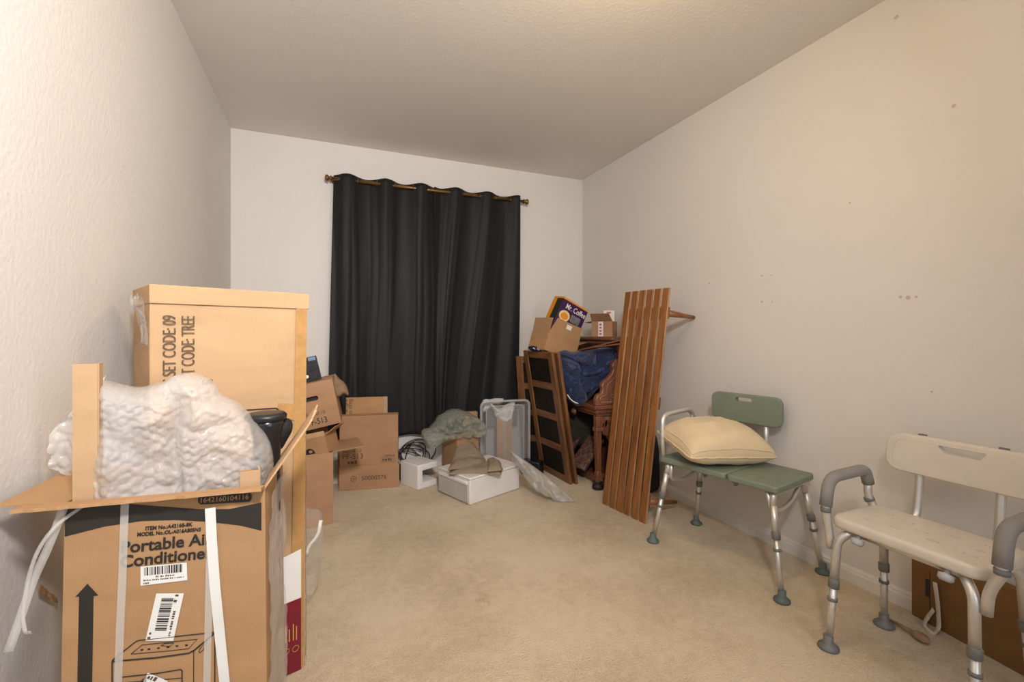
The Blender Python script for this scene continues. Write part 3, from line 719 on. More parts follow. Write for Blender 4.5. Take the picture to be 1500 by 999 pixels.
# small open carton with black emblem, lying in it
sm_c = P(478, 650, y=2.80)
cs = thing('small_open_carton', 'small tilted open carton with a black emblem on top of the tall open carton', 'carton', (sm_c.x-.035, 2.85, nh-.02), (R(0), R(-12), R(-24)))
new('body', carton_body(.17, .15, .10), M['kraft'], cs)
flap('flap', cs, M['kraft'], (.085, -.075, .10), (.085, .075, .10), (0, 0, 1), (1, 0, 0), .075, 62)
flap('flap', cs, M['kraft_light'], (-.085, -.075, .10), (.085, -.075, .10), (0, 0, 1), (0, -1, 0), .03, -30)
bm = bmesh.new(); prism(bm, [(.032*math.cos(PI*k/14)-.02, .032*math.sin(PI*k/14)+.012) for k in range(15)], -.0757, -.0752)
em = new('printed_emblem', bm, M['ink'], cs)
bm = bmesh.new(); prism(bm, [(.011*math.cos(2*PI*k/14)-.012, .009*math.sin(2*PI*k/14)+.026) for k in range(14)], -.0762, -.0757); new('emblem_mark', bm, M['kraft'], em)
# tilted product carton on top
tp = thing('tilted_carton', 'tilted brown carton with a hand hole resting on top of the left-hand stack', 'carton', P(500, 619, y=2.80), (0, R(-11), R(-3)))
bw_, bd_, bh_ = .32, .30, .262
hole = [(-.135+x, .172+z) for x, z in rrect(.085, .026, .0125)]
bm = bmesh.new(); box(bm, (-bw_/2, bd_/2, bh_/2), (bw_, bd_, bh_)); o = new('body', bm, M['kraft_mid'], tp, False, .003)
bm = bmesh.new(); prism(bm, hole, -.02, .03); cut(o, [bm])
bm = bmesh.new(); prism(bm, hole, .026, .029); new('hand_hole', bm, M['organ_dark'], tp)
label_text('PF-513', tp, (-.176, -.0008, .024), (1, 0, 0), (0, 0, 1), .048, 'ink', .006, .80)
label_text('Bags of 10', tp, (-.176, -.0008, .074), (1, 0, 0), (0, 0, 1), .031, 'ink_soft', .0, .80)
# dark printed box on it
pb = thing('dark_printed_box', 'black glossy box with a blue corner leaning on top of the left-hand stack', 'box', P(461, 556, y=2.86)+Vector((0, 0, -.004)), (R(-8), R(-12), R(8)))
bm = bmesh.new(); box(bm, (-.035, .02, .07), (.15, .035, .14)); new('body', bm, M['dark_print'], pb, False, .001)
bm = bmesh.new(); box(bm, (.012, .0022, .126), (.04, .001, .02)); new('printed_corner', bm, M['blue_print'], pb)
bm = bmesh.new(); bmesh.ops.create_icosphere(bm, subdivisions=2, radius=.010, matrix=Matrix.Translation((-.035, .0024, .03)) @ Matrix.Diagonal((1, .08, 1, 1))); new('printed_highlight', bm, M['paper'], pb)
# canvas glove
gc = P(502, 564, y=2.93)
o = new('work_glove', blob(gc, trace([(489, 548), (499, 555), (507, 564), (511, 576), (509, 580), (503, 577), (498, 581), (490, 580), (485, 565)], gc, (0, -1, 0)), (0, -1, 0), .03, .03, .006, 16, .006, 4), M['glove'], None, True)
base(o); tag(o, 'crumpled tan canvas glove hanging off the right side of the tilted carton', 'glove')
# big carton against the curtain
b0, b1 = P(497, 719, z=0), P(583, 713, z=0); bw_ = (b1-b0).length; ba = math.atan2(b1.y-b0.y, b1.x-b0.x); bdp = .095; bh_ = P(583, 607, y=b1.y).z
bg = thing('large_flattened_carton', 'large brown carton with a five-digit-plus code strip standing in front of the curtain', 'carton', (b0+b1)/2+Vector((-math.sin(ba), math.cos(ba), 0))*bdp/2, (0, 0, ba))
bm = bmesh.new(); box(bm, (0, 0, bh_/2), (bw_, bdp, bh_)); new('body', bm, M['kraft_mid'], bg, False, .003)
fh = .165
bm = bmesh.new(); box(bm, (.004, -bdp/2-.005, fh/2+.001), (bw_+.01, .006, fh)); new('front_flap', bm, M['kraft_mid'], bg, False, .001)
yy = -bdp/2-.0008
label_text('PF-513', bg, (-bw_/2+.018, yy, .213), (1, 0, 0), (0, 0, 1), .05, 'ink_soft'); dashes((-bw_/2+.055, yy, .178), (-bw_/2+.115, yy, .178), .024, M['ink_soft'], bg, 3)
label_text('Bags of 10', bg, (-bw_/2+.018, yy, .257), (1, 0, 0), (0, 0, 1), .03, 'ink_soft')
label_text('50000376', bg, (-bw_/2+.145, -bdp/2-.0088, .065), (1, 0, 0), (0, 0, 1), .04, 'ink_soft', 0, 1.05)
dashes((.095, yy, .219), (.172, yy, .219), .010, M['ink_soft'], bg, 4)
bm = bmesh.new(); tube(bm, [(.083, yy, .18), (.175, yy, .18), (.175, yy, .212), (.083, yy, .212), (.083, yy, .18)], .0012, 6); new('printed_frame', bm, M['ink_soft'], bg)
dashes((.090, yy, .187), (.168, yy, .187), .018, M['ink_soft'], bg, 5)
bm = bmesh.new(); c = Vector((-bw_/2+.095, -bdp/2-.009, .078)); tube(bm, [c+Vector((.017*math.cos(2*PI*k/18), 0, .019*math.sin(2*PI*k/18))) for k in range(19)], .0014, 6); tube(bm, [c+Vector((-.012, 0, 0)), c+Vector((.012, 0, 0))], .0012, 6); tube(bm, [c+Vector((0, 0, -.012)), c+Vector((0, 0, .012))], .0012, 6); new('printed_emblem', bm, M['ink_soft'], bg)
# flattened one behind it
fy = b1.y+bdp+.012
f0, f1 = P(505, 590, y=fy), P(567, 590, y=fy); ftop = P(540, 582, y=fy).z
fl = thing('folded_carton', 'folded-flat brown carton with sideways print standing behind the large carton', 'carton', ((f0.x+f1.x)/2-.02, fy+.026, 0), (0, 0, ba))
fw = f1.x-f0.x+.05
bm = bmesh.new(); box(bm, (0, 0, ftop/2), (fw, .010, ftop)); new('body', bm, M['kraft'], fl, False, .001)
bm = bmesh.new(); box(bm, (fw/2-.014, -.0056, ftop-.1), (.026, .001, .2)); new('tape_strip', bm, M['tape'], fl)
label_text('PF-513', fl, (-fw/2+.025, -.0058, ftop-.008), (0, 0, -1), (1, 0, 0), .055, 'ink_soft'); label_text('Bags of 10', fl, (-fw/2+.075, -.0058, ftop-.008), (0, 0, -1), (1, 0, 0), .04, 'ink_soft')

# ------------------------------------------------------------------ foam bracket and cables
fo = P(612, 718, z=0); fxl = P(592, 707, z=0); fxr = P(640, 709, z=0)
fr = math.atan2(fxr.y-fo.y, fxr.x-fo.x); fL, fD, fH, ft = (fxr-fo).length, (fxl-fo).length, .166, .042
fb = thing('foam_block', 'white C-shaped packing foam block on the carpet between the cartons and the drawer', 'packing foam', fo, (0, 0, fr))
bm = bmesh.new(); prism(bm, [(0, 0), (fL, 0), (fL, ft), (ft, ft), (ft, fH-ft), (fL, fH-ft), (fL, fH), (0, fH)], 0, fD); new('body', bm, M['foam'], fb, False, .004)
cb = thing('cable_bundle', 'tangled bundle of black cables behind the white foam block', 'cable', (.585, 3.385, 0))
rnd = random.Random(4)
for k in range(5):
    bm = bmesh.new(); n_ = 26; a0 = rnd.uniform(0, 6); pts = []
    for i in range(n_):
        a_ = a0+i*2*PI/14; rr = .10+.03*math.sin(i*.7+k)
        pts.append(Vector((.03*k-.06+rr*1.15*math.cos(a_), .028+.018*math.sin(a_*1.7+k), .125+.085*math.sin(a_)*(1+.15*k)*.85+.01*k)))
    for p in pts: p.z = max(.006, p.z)
    tube(bm, fillet(pts, .03, 3), .0042, 8); new('cord', bm, M['black_rub'], cb, True)
bm = bmesh.new(); tube(bm, fillet([P(583, 668, y=3.42), P(600, 678, y=3.41), P(612, 690, y=3.40), P(622, 700, y=3.39)], .05), .0042, 8)
o = new('cord', bm, M['black_rub'], None, True); o.data.transform(Matrix.Translation(-Vector(cb.location))); o.parent = cb
bm = bmesh.new(); box(bm, (-.085, .0, .055), (.05, .03, .11)); o = new('plug', bm, M['black_rub'], cb, False, .006)

# ------------------------------------------------------------------ white drawer with khaki cloth
d0 = P(688, 741, z=0); dl = P(643, 719, z=0); dr = P(762, 716, z=0)
da = math.atan2(dr.y-d0.y, dr.x-d0.x); dW, dD, dH = (dr-d0).length, (dl-d0).length-.015, .17
dw = thing('storage_drawer', 'white plastic storage drawer on the carpet with folded khaki trousers on top', 'storage drawer', d0, (0, 0, da))
bm = bmesh.new(); box(bm, (dW/2, dD/2, dH/2-.006), (dW-.006, dD-.006, dH-.012)); new('body', bm, M['drawer_w'], dw, False, .008)
bm = bmesh.new(); box(bm, (dW/2, dD/2, dH-.006), (dW+.004, dD+.004, .016)); new('top_panel', bm, M['drawer_w'], dw, False, .006)
bm = bmesh.new(); box(bm, (-.002, dD/2, dH*.43), (.012, dD-.02, dH*.72)); o = new('drawer', bm, M['drawer_f'], dw, False, .005)
bm = bmesh.new(); box(bm, (-.006, dD/2, dH*.80), (.014, dD-.03, .022)); new('drawer_lip', bm, M['drawer_w'], o, False, .005)
# khaki trousers: folded layered cloth
kc = P(697, 672, z=dH+.03)
kr = thing('khaki_trousers', 'folded pair of khaki trousers lying on the white drawer', 'trousers', (kc.x, kc.y, dH+.004), (0, 0, R(2)))
def fold(name, outline, z0, h, seed, tip=None):
    bm = bmesh.new(); nr_ = 14; seg = 64; pts = [Vector(p) for p in outline]; k = len(pts); cen = sum(pts, Vector((0, 0)))/k
    rows = []
    for j in range(nr_+1):
        s = j/nr_; row = []
        for i in range(seg):
            f_ = i/seg*k; a_, t = int(f_) % k, f_ % 1; e = pts[a_].lerp(pts[(a_+1) % k], t); p = cen+(e-cen)*(1-s)
            z = z0+h*(1-(1-s)**4)+(tip(p) if tip else 0)+.006*ridge(Vector((p.x, p.y, seed)), 9, 3)*(min(1, s*4))
            row.append(bm.verts.new((p.x, p.y, z)))
        rows.append(row)
    bot = [bm.verts.new((v.co.x, v.co.y, z0+(tip(v.co) if tip else 0)*.75-.002)) for v in rows[0]]
    for a_, b_ in zip([bot]+rows, rows):
        for i in range(seg): bm.faces.new((a_[i], a_[(i+1) % seg], b_[(i+1) % seg], b_[i]))
    bm.faces.new(bot[::-1]); bmesh.ops.remove_doubles(bm, verts=rows[-1], dist=.0005)
    return new(name, bm, M['khaki'], kr, True)
def K(u, v, z): p = mw(kr).inverted() @ P(u, v, z=z); return (p.x, p.y)
zz = dH+.02
fold('lower_fold', [K(657, 691, zz), K(690, 690, zz), K(734, 691, zz), K(737, 683, zz), K(726, 676, zz), K(700, 672, zz), K(665, 676, zz)], .0, .022, 1)
fold('upper_leg', [K(656, 690, zz), K(680, 687, zz), K(707, 681, zz), K(712, 675, zz), K(700, 668, zz), K(685, 662, zz), K(668, 668, zz)], .024, .02, 3, lambda p: max(0, p.y+.03)*.40)
fold('upper_leg', [K(714, 690, zz+.01), K(735, 688, zz+.01), K(734, 680, zz), K(722, 672, zz), K(714, 674, zz)], .022, .022, 6, lambda p: max(0, p.y+.03)*.4)
# small carton with grey plastic bag on top
s0 = P(668, 690, y=3.10); sc_ = thing('small_brown_carton', 'small brown carton behind the white drawer, under the grey plastic bag', 'carton', (.925, 3.245, 0), (0, 0, R(18)))
sh = P(668, 644, y=3.10).z
new('body', carton_body(.19, .19, sh), M['kraft_mid'], sc_)
flap('flap', sc_, M['kraft_mid'], (-.095, .095, sh), (.095, .095, sh), (0, 0, 1), (0, 1, 0), .09, -78)
flap('flap', sc_, M['kraft'], (-.095, -.095, sh), (.095, -.095, sh), (0, 0, 1), (0, -1, 0), .09, -86)
gb = P(665, 632, y=3.20)+Vector((0, 0, .008))
o = new('plastic_bag', blob(gb, trace([(621, 640), (622, 628), (632, 622), (642, 608), (656, 602), (676, 601), (694, 605), (704, 615), (706, 630), (704, 637), (684, 640), (664, 643), (645, 651), (632, 657), (625, 652)], gb, (.1, -1, 0)), (.1, -1, 0), .075, .07, .036, 6, .006, 6, .6, .018, 14, 2.0, None, (.02, 9)), M['bag_grey'], None, True)
base(o); tag(o, 'crumpled grey-green see-through plastic bag on the small carton by the curtain', 'plastic bag')
# clear bin standing on its end
bnc = Vector((1.272, 3.215, 0)); bnh = P(740, 587, y=3.215).z; bnw = .372
bn_ = thing('clear_storage_bin', 'clear plastic storage bin stood on end in front of the curtain', 'storage bin', bnc, (0, 0, R(-6)))
def tub(w, h, d, r):
    bm = bmesh.new(); levels = [(1.0, 0), (.97, .01), (.93, d*.5), (.89, d)]; rings = []
    for (k, y) in levels: rings.append([bm.verts.new((x*k, y, h/2+z*k)) for x, z in rrect(w, h, r)])
    for a_, b_ in zip(rings, rings[1:]):
        for i in range(len(a_)): bm.faces.new((a_[i], a_[(i+1) % len(a_)], b_[(i+1) % len(a_)], b_[i]))
    bm.faces.new(rings[-1]); bm.normal_update(); bmesh.ops.solidify(bm, geom=bm.faces[:], thickness=.003); return bm
new('tub', tub(bnw, bnh, .115, .04), M['bin'], bn_, True)
bm = bmesh.new(); o_ = rrect(bnw+.026, bnh+.012, .045); i_ = rrect(bnw-.006, bnh-.02, .035)
A_ = [[bm.verts.new((x, y, bnh/2+z)) for x, z in pr] for pr, y in ((o_, -.006), (o_, .014), (i_, .014), (i_, -.006))]
for a_, b_ in zip(A_, A_[1:]+A_[:1]):
    for i in range(len(a_)): bm.faces.new((a_[i], a_[(i+1) % len(a_)], b_[(i+1) % len(a_)], b_[i]))
new('rim', bm, M['bin_rim'], bn_, True)
bm = bmesh.new(); pr_ = [Vector((x, .012, bnh/2+z)) for x, z in rrect(bnw*.80, bnh*.86, .03)]; tube(bm, pr_+pr_[:1], .004, 6); new('moulded_ridge', bm, M['bin_rim'], bn_, True)
bm = bmesh.new(); box(bm, (0, -.001, bnh/2), (bnw*.84, .003, bnh*.88)); new('lid', bm, M['bin'], bn_, False, .001)
# brown carton and white bag inside the bin
ci = thing('narrow_carton', 'narrow brown carton standing inside the clear storage bin', 'carton', (1.277, 3.272, .036), (0, 0, R(-6)))
bm = bmesh.new(); box(bm, (0, .0, .205), (.122, .07, .41)); new('body', bm, M['kraft'], ci, False, .003)
bm = bmesh.new(); box(bm, (0, -.0353, .2), (.03, .0004, .36)); new('tape_strip', bm, M['tape'], ci)
wc = P(739, 603, y=3.265)
o = new('plastic_bag', blob(wc, trace([(717, 590), (726, 595), (734, 598), (744, 592), (754, 588), (752, 600), (750, 612), (752, 618), (744, 616), (736, 619), (728, 613), (724, 604)], wc, (0, -1, 0)), (0, -1, 0), .03, .025, .014, 14, .005, 9), M['bag_white'], None, True)
base(o); tag(o, 'crumpled white plastic bag stuffed in the top of the clear bin', 'plastic bag')
wc2 = P(722, 592, y=3.36)
o = new('plastic_bag', blob(wc2, trace([(706, 596), (708, 586), (720, 584), (736, 583), (735, 592), (722, 596), (708, 604)], wc2, (0, -1, 0)), (0, -1, 0), .02, .02, .008, 18, .006, 12), M['bag_white'], None, True)
# tall dark thing behind the bin carries that bag: a second narrow carton
o.data.transform(Matrix.Translation((0, 0, 0))); base(o); tag(o, 'thin white plastic bag showing over the left top edge of the clear bin', 'plastic bag')
c3 = thing('slim_carton', 'slim brown carton standing behind the clear storage bin', 'carton', (1.03, 3.352, 0), (0, 0, R(-2)))
bm = bmesh.new(); box(bm, (0, 0, .235), (.11, .045, .47)); new('body', bm, M['kraft_mid'], c3, False, .003)
bm = bmesh.new(); box(bm, (0, -.0229, .30), (.03, .0008, .12)); new('tape_strip', bm, M['tape'], c3)
# frosted sheet leaning off the drawer
def fn(s, q):
    u0, v0 = 745+97*s, 659+76*s-5*math.sin(PI*s)
    u1, v1 = 750+90*s, 664+74*s+25*math.sin(PI*s**.8)+6*noise.noise(Vector((s*9, 2, 1)))
    D0 = 3.03-.16*s; a_ = P(u0, v0, D=D0+.02*math.sin(PI*s)); b_ = P(u1, v1, D=D0-.05*math.sin(PI*s))
    p = a_.lerp(b_, q); k = math.sin(PI*q)*math.sin(PI*s); p += Vector((0, -1, .3))*k*.016*noise.noise(Vector((s*6, q*3, 4)))+Vector((0, -1, .5))*.006*ridge(p, 14, 2)*k; p.z = max(.002, p.z); return p
o = new('plastic_sheet', sheet(fn, 40, 14, .002), M['sheet'], None, True); base(o); tag(o, 'frosted wavy plastic sheet sloping from the white drawer to the carpet', 'plastic sheet')
# small black case by the foot of the doors
o_ = P(778, 682, y=3.12)
bk = thing('black_case', 'small black case on the carpet between the clear bin and the panelled doors', 'case', (o_.x+.01, 3.12, 0), (0, 0, R(-50)))
bm = bmesh.new(); box(bm, (0, 0, .055), (.16, .09, .11)); new('body', bm, M['black_pl'], bk, False, .012)
bm = bmesh.new(); box(bm, (.02, -.046, .06), (.03, .001, .008)); new('badge', bm, M['paper'], bk)

# ------------------------------------------------------------------ panelled doors leaning by the organ
def door(bl, br, h, rx, label_, gap=0):
    bl, br = Vector(bl), Vector(br); w_ = (br-bl).length; th = math.atan2(br.y-bl.y, br.x-bl.x)
    r_ = thing('panelled_door', label_, 'door', (bl+br)/2, (rx, 0, th), 'loose panelled doors leaning by the organ')
    st_w, t = .062, .022
    for s in (-1, 1):
        new('stile', boxb((s*w_/2, -t/2, 0), (s*(w_/2-st_w), t/2, h)), M['door_wood'], r_, False, .003)
    nP = 4; rail = .05; ph = (h-rail*(nP+1))/nP
    for k in range(nP+1):
        z = k*(ph+rail); new('rail', boxb((-w_/2+st_w, -t/2+.001, z), (w_/2-st_w, t/2-.001, z+rail)), M['door_wood_h'], r_, False, .002)
        if k < nP:
            new('pane', boxb((-w_/2+st_w-.002, -.004, z+rail-.002), (w_/2-st_w+.002, .004, z+rail+ph+.002)), M['door_pane'], r_)
    return r_
DBL, DBR = (1.584, 3.225, .002), (1.612, 2.800, .002)
door(DBL, DBR, .955, R(9.4), 'front one of the dark oak doors, with four dark panes facing the room')
door((1.630, 3.12, .002), (1.652, 2.79, .002), .95, R(9.2), 'second dark oak door, only its edge showing behind the front one')
door((1.50, 3.385, .002), (1.656, 3.164, .002), .90, R(7.6), 'rearmost dark oak door, its stile showing left of the front one by the curtain')

# ------------------------------------------------------------------ pump organ
ox, oy, oz = 1.68, 2.60, .555
og = thing('pump_organ', 'antique carved walnut pump organ against the right wall, behind the slatted bench', 'organ', (1.89, 3.0, 0))
W = lambda a, b_: boxb(tuple(Vector(a)-Vector((1.89, 3.0, 0))), tuple(Vector(b_)-Vector((1.89, 3.0, 0))))
Y0, Y1 = oy, 3.40
new('case', W((1.95, Y0+.03, .03), (2.085, Y1, oz)), M['organ'], og, False, .004)
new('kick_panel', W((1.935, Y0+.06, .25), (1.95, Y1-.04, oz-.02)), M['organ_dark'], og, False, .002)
new('plinth', W((1.78, Y0+.02, .0), (2.09, Y1, .06)), M['organ'], og, False, .008)
# keyboard bed with moulded edge
bm = W((ox, Y0, oz), (2.09, Y1, oz+.03)); new('key_bed', bm, M['organ_h'], og, False, .008)
bm = W((ox+.018, Y0+.015, oz-.03), (2.09, Y1-.01, oz)); new('moulding', bm, M['organ_h'], og, False, .008)
bm = W((ox+.035, Y0+.03, oz-.05), (2.08, Y1-.02, oz-.03)); new('moulding', bm, M['organ_h'], og, False, .006)
new('upper_case', W((1.915, Y0+.06, oz+.03), (2.085, Y1, 1.0)), M['organ'], og, False, .004)
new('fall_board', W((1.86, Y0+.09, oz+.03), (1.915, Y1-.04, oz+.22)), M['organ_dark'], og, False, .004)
new('top_board', W((1.80, Y0-.02, 1.028), (2.10, Y1+.02, 1.05)), M['organ_h'], og, False, .006)
new('moulding', W((1.83, Y0, 1.0), (2.095, Y1, 1.028)), M['organ_h'], og, False, .008)
# carved cheeks at both ends
ch = [(-.20, oz+.03), (-.20, oz+.075), (-.185, oz+.105), (-.155, oz+.115), (-.145, oz+.14), (-.155, oz+.165), (-.14, oz+.19), (-.10, oz+.215), (-.075, oz+.24), (-.06, oz+.27), (-.068, oz+.30), (-.05, oz+.335), (-.015, oz+.35), (.0, oz+.38), (.0, 1.0), (.20, 1.0), (.20, oz+.03)]
inn = [(-.17, oz+.05), (-.165, oz+.085), (-.115, oz+.10), (-.11, oz+.165), (-.07, oz+.195), (-.03, oz+.235), (-.02, oz+.30), (.03, oz+.33), (.13, oz+.33), (.13, oz+.05)]
for (ya, yb, s) in ((Y0+.005, Y0+.045, -1), (Y1-.045, Y1-.005, 1)):
    bm = bmesh.new(); prism(bm, ch, ya-3.0, yb-3.0); o = new('cheek', bm, M['organ'], og, False, .006)
    if s < 0:
        bm = bmesh.new(); k = len(inn)
        tube(bm, [Vector((x, ya-3.0, z)) for x, z in inn+inn[:1]], .006, 8); new('carving', bm, M['organ'], o, True)
        for (x, z, r0) in [(.0, oz+.16, .03), (.0, oz+.245, .022), (-.06, oz+.085, .02), (.07, oz+.085, .024), (-.13, oz+.066, .012)]:
            bm = bmesh.new()
            for j in range(5):
                a_ = j*2*PI/5+.3; bmesh.ops.create_icosphere(bm, subdivisions=2, radius=r0*.45, matrix=Matrix.Translation((x+r0*.6*math.cos(a_), ya-3.0, z+r0*.6*math.sin(a_))) @ Matrix.Diagonal((1, .5, 1, 1)))
            new('carving', bm, M['organ'], o, True)
# fretwork bracket, turned leg, foot (near end), and far leg
br_ = [(-.165, oz-.05), (-.16, oz-.09), (-.15, oz-.13), (-.125, oz-.15), (-.115, oz-.18), (-.085, oz-.195), (-.06, oz-.235), (-.03, oz-.24), (.0, oz-.21), (.03, oz-.205), (.06, oz-.17), (.06, oz-.05)]
for yb in (Y0+.045, Y1-.07):
    bm = bmesh.new(); prism(bm, br_, yb-3.0, yb-3.0+.024); o = new('bracket', bm, M['organ'], og, False, .003)
    cs_ = []
    for (x, z, a_, b2_) in [(-.085, oz-.11, .016, .03), (-.045, oz-.165, .02, .02), (-.115, oz-.115, .008, .014), (.015, oz-.12, .02, .03)]:
        bm = bmesh.new(); prism(bm, [(x+a_*math.cos(2*PI*k/14), z+b2_*math.sin(2*PI*k/14)) for k in range(14)], yb-3.05, yb-2.9); cs_.append(bm)
    cut(o, cs_)
for yl in (Y0+.055, Y1-.06):
    bm = bmesh.new(); xl_ = ox+.055-1.89
    for (z0, z1, w0, w1, dx0, dx1) in [(.055, .085, .05, .05, 0, 0), (.085, .13, .045, .034, 0, .004), (.13, .40, .034, .040, .004, .0), (.40, .43, .052, .052, 0, 0), (.43, oz-.05, .040, .046, 0, 0)]:
        vs = box(bm, (xl_, yl-3, (z0+z1)/2), (1, 1, z1-z0))
        for v in vs:
            k_, d_ = (w0, dx0) if v.co.z < (z0+z1)/2 else (w1, dx1)
            v.co.x = xl_+d_+(k_/2 if v.co.x > xl_ else -k_/2); v.co.y = yl-3+(k_/2 if v.co.y > yl-3 else -k_/2)
    new('leg', bm, M['organ'], og, False, .004)
    bm = bmesh.new(); lathe(bm, [(.02, 0), (.036, .004), (.04, .02), (.034, .032), (.028, .04), (.032, .05), (.032, .062)], (ox+.055-1.89, yl-3.0, 0), 18); new('foot', bm, M['organ_dark'], og, True)
    bm = bmesh.new(); tube(bm, [Vector((ox+.065-1.89, yl-3, .10)), Vector((ox+.12-1.89, yl-3, .075)), Vector((1.86-1.89, yl-3, .05))], .016, 10, .06); new('floor_rail', bm, M['organ'], og, True)
# treadles with patterned carpet
for k in range(2):
    yk = 2.86+.27*k; mt = Matrix.Translation((1.775-1.89, yk-3.0, .20)) @ Matrix.Rotation(R(-48), 4, 'Y') @ Matrix.Rotation(R(4), 4, 'Z')
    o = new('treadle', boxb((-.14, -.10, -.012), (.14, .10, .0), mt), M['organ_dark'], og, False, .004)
    new('carpet_pad', boxb((-.135, -.095, .0), (.135, .095, .008), mt), M['red_carpet'], o, False, .003)
bm = bmesh.new(); lathe(bm, [(.012, 0), (.03, .004), (.03, .012), (.014, .02), (.01, .03)], (1.71-1.89, 2.92-3.0, .50), 16, (-1, 0, 0)); new('stop_knob', bm, M['organ'], og, True)
# loose boards on the jacket, under the organ top
for i, (p, q, wv, ml, lab) in enumerate([((852, 513), (914, 498), .05, 'organ_dark', 'upper of two loose dark boards slanting over the blue jacket'), ((866, 509.5), (914, 503.5), .045, 'organ_dark', 'lower of two loose dark boards slanting over the blue jacket')]):
    a_, b_ = P(*p, x=1.70+.02*i), P(*q, x=1.795); d = b_-a_
    o = thing('loose_board', lab, 'board', (a_+b_)/2, d.to_track_quat('X', 'Z').to_euler())
    new('plank', boxb((-d.length/2, -wv/2, -.006), (d.length/2, wv/2, .006)), M[ml], o, False, .002)
    new('edge_strip', boxb((-d.length/2, -wv/2-.004, -.005), (d.length/2, -wv/2, .005)), M['organ_h'], o, False, .002)

# blue jacket
jc = Vector((1.66, 2.88, .80)); jn = Vector((-.42, -.9, 0))
jo = [(810, 520), (822, 514), (838, 516), (852, 511), (868, 512), (890, 508), (912, 503), (916, 514), (908, 524), (903, 538), (895, 552), (884, 562), (873, 570), (868, 580), (857, 588), (846, 592), (836, 588), (828, 580), (820, 570), (815, 552), (811, 535)]
jk = new('blue_jacket', blob(jc, trace(jo, jc, jn), jn, .10, .10, .035, 5.0, .006, 5, .6, .014, 12, 2.6, None, (.08, 5.5)), M['navy'], None, True)
base(jk); tag(jk, 'navy blue padded jacket heaped over the front of the organ', 'jacket')
a_ = [P(831, 578, D=2.93), P(836, 585, D=2.92), P(842, 589.5, D=2.92), P(847, 591, D=2.93)]
bm = bmesh.new(); tube(bm, fillet(a_, .02), .0045, 8, 0, True, (.5, 1.3)); o = new('reflective_strip', bm, M['paper'], None, True); o.data.transform(Matrix.Translation(-jk.location)); o.parent = jk
c_ = P(828, 602, D=3.15)
# bag or cloth hanging in the dark knee hole
o = new('dark_bag', blob((1.86, 3.10, .37), [(-.10, -.17), (.08, -.18), (.12, -.05), (.10, .12), (.02, .16), (-.09, .13), (-.13, 0)], (-.4, -1, 0), .05, .05, .014, 9, .014, 8), plain('olive_dark_cloth', (.035, .03, .02), .9, bstr=.4), None, True)
base(o); tag(o, 'dark crumpled bag in the knee hole under the organ keyboard', 'bag')

# cap with white lettering under the coffee carton
nc = P(788, 512, y=3.0)
o = new('navy_cloth', blob(nc+Vector((0, 0, .004)), trace([(776, 509), (790, 507), (808, 511), (806, 517), (790, 517), (778, 514)], nc, (0, -1, 0)), (-.3, -1, 0), .05, .05, .004, 16, .007, 3), M['navy_dark'], None, True)
base(o); tag(o, 'dark navy cloth with white stripes squeezed between the oak doors and the carton', 'cloth')
for k in range(4):
    bm = bmesh.new(); p = P(781+6*k, 509.5+1.3*k, D=(FX*nc.x+FY*nc.y)-.058); tube(bm, [p, p+Vector((.016, 0, -.010))], .004, 6); s_ = new('white_stripe', bm, M['paper'], None); s_.data.transform(Matrix.Translation(-o.location)); s_.parent = o

# open carton holding the coffee maker box
kc0 = P(797, 512, y=2.87)
ck = thing('open_carton', 'open brown carton tipped on top of the oak doors, holding a purple coffee maker box', 'carton', kc0+Vector((0, 0, .0)), (0, 0, 0))
ck.rotation_euler = (Matrix.Rotation(-YAW, 3, 'Z') @ Matrix.Rotation(R(16), 3, 'Y') @ Matrix.Rotation(R(-9), 3, 'X') @ Matrix.Rotation(R(32), 3, 'Z')).to_euler()
kw, kd, kh = .30, .20, .125
bm = carton_body(kw, kd, kh, .004); bm.transform(Matrix.Translation((kw/2, kd/2, 0))); new('body', bm, M['kraft'], ck)
flap('flap', ck, M['kraft'], (0, 0, kh), (kw, 0, kh), (0, 0, 1), (0, -1, 0), .125, 10, .004, .03)
flap('flap', ck, M['kraft_mid'], (0, kd, kh), (0, 0, kh), (0, 0, 1), (-1, 0, 0), .115, 2, .004, -.006)
flap('flap', ck, M['kraft_mid'], (kw, 0, kh), (kw, kd, kh), (0, 0, 1), (1, 0, 0), .09, 60)
new('shipping_label', boxb((kw*.42, -.0055, .075), (kw*.42+.05, -.004, .108), Matrix.Translation((0, 0, kh)) @ Matrix.Rotation(R(10), 4, 'X')), M['paper'], ck)
# coffee maker box
kI = mw(ck)
cm = thing('coffee_maker_box', 'purple coffee maker box with orange top edge sticking out of the tipped carton', 'box', kI @ Vector((.022, .045, .05)), (0, 0, 0))
cm.rotation_euler = (Matrix.Rotation(-YAW, 3, 'Z') @ Matrix.Rotation(R(24), 3, 'Y') @ Matrix.Rotation(R(-6), 3, 'X') @ Matrix.Rotation(R(28), 3, 'Z')).to_euler()
cw, cd, chh = .245, .13, .375
new('body', boxb((0, 0, 0), (cw, cd, chh)), M['purple'], cm, False, .0015)
new('top_print', boxb((-.001, -.001, chh-.012), (cw+.001, cd+.001, chh+.001)), M['orange'], cm)
new('side_print', boxb((-.0012, .0, .0), (-.0002, cd*.62, chh-.012)), M['ink'], cm)
new('side_print', boxb((-.0012, cd*.62, .0), (-.0002, cd, chh-.012)), M['orange'], cm)
text('Mr. Coffee', .056, M['paper'], cm, frame((.042, -.0012, chh-.070), (1, 0, 0), (0, 0, 1)), 'printed_text', .008, .8)
bm = bmesh.new(); prism(bm, [(.062+.05*math.cos(2*PI*k/24), chh-.125+.04*math.sin(2*PI*k/24)) for k in range(24)], -.0012, -.0004); new('printed_cup', bm, M['cream'], cm)
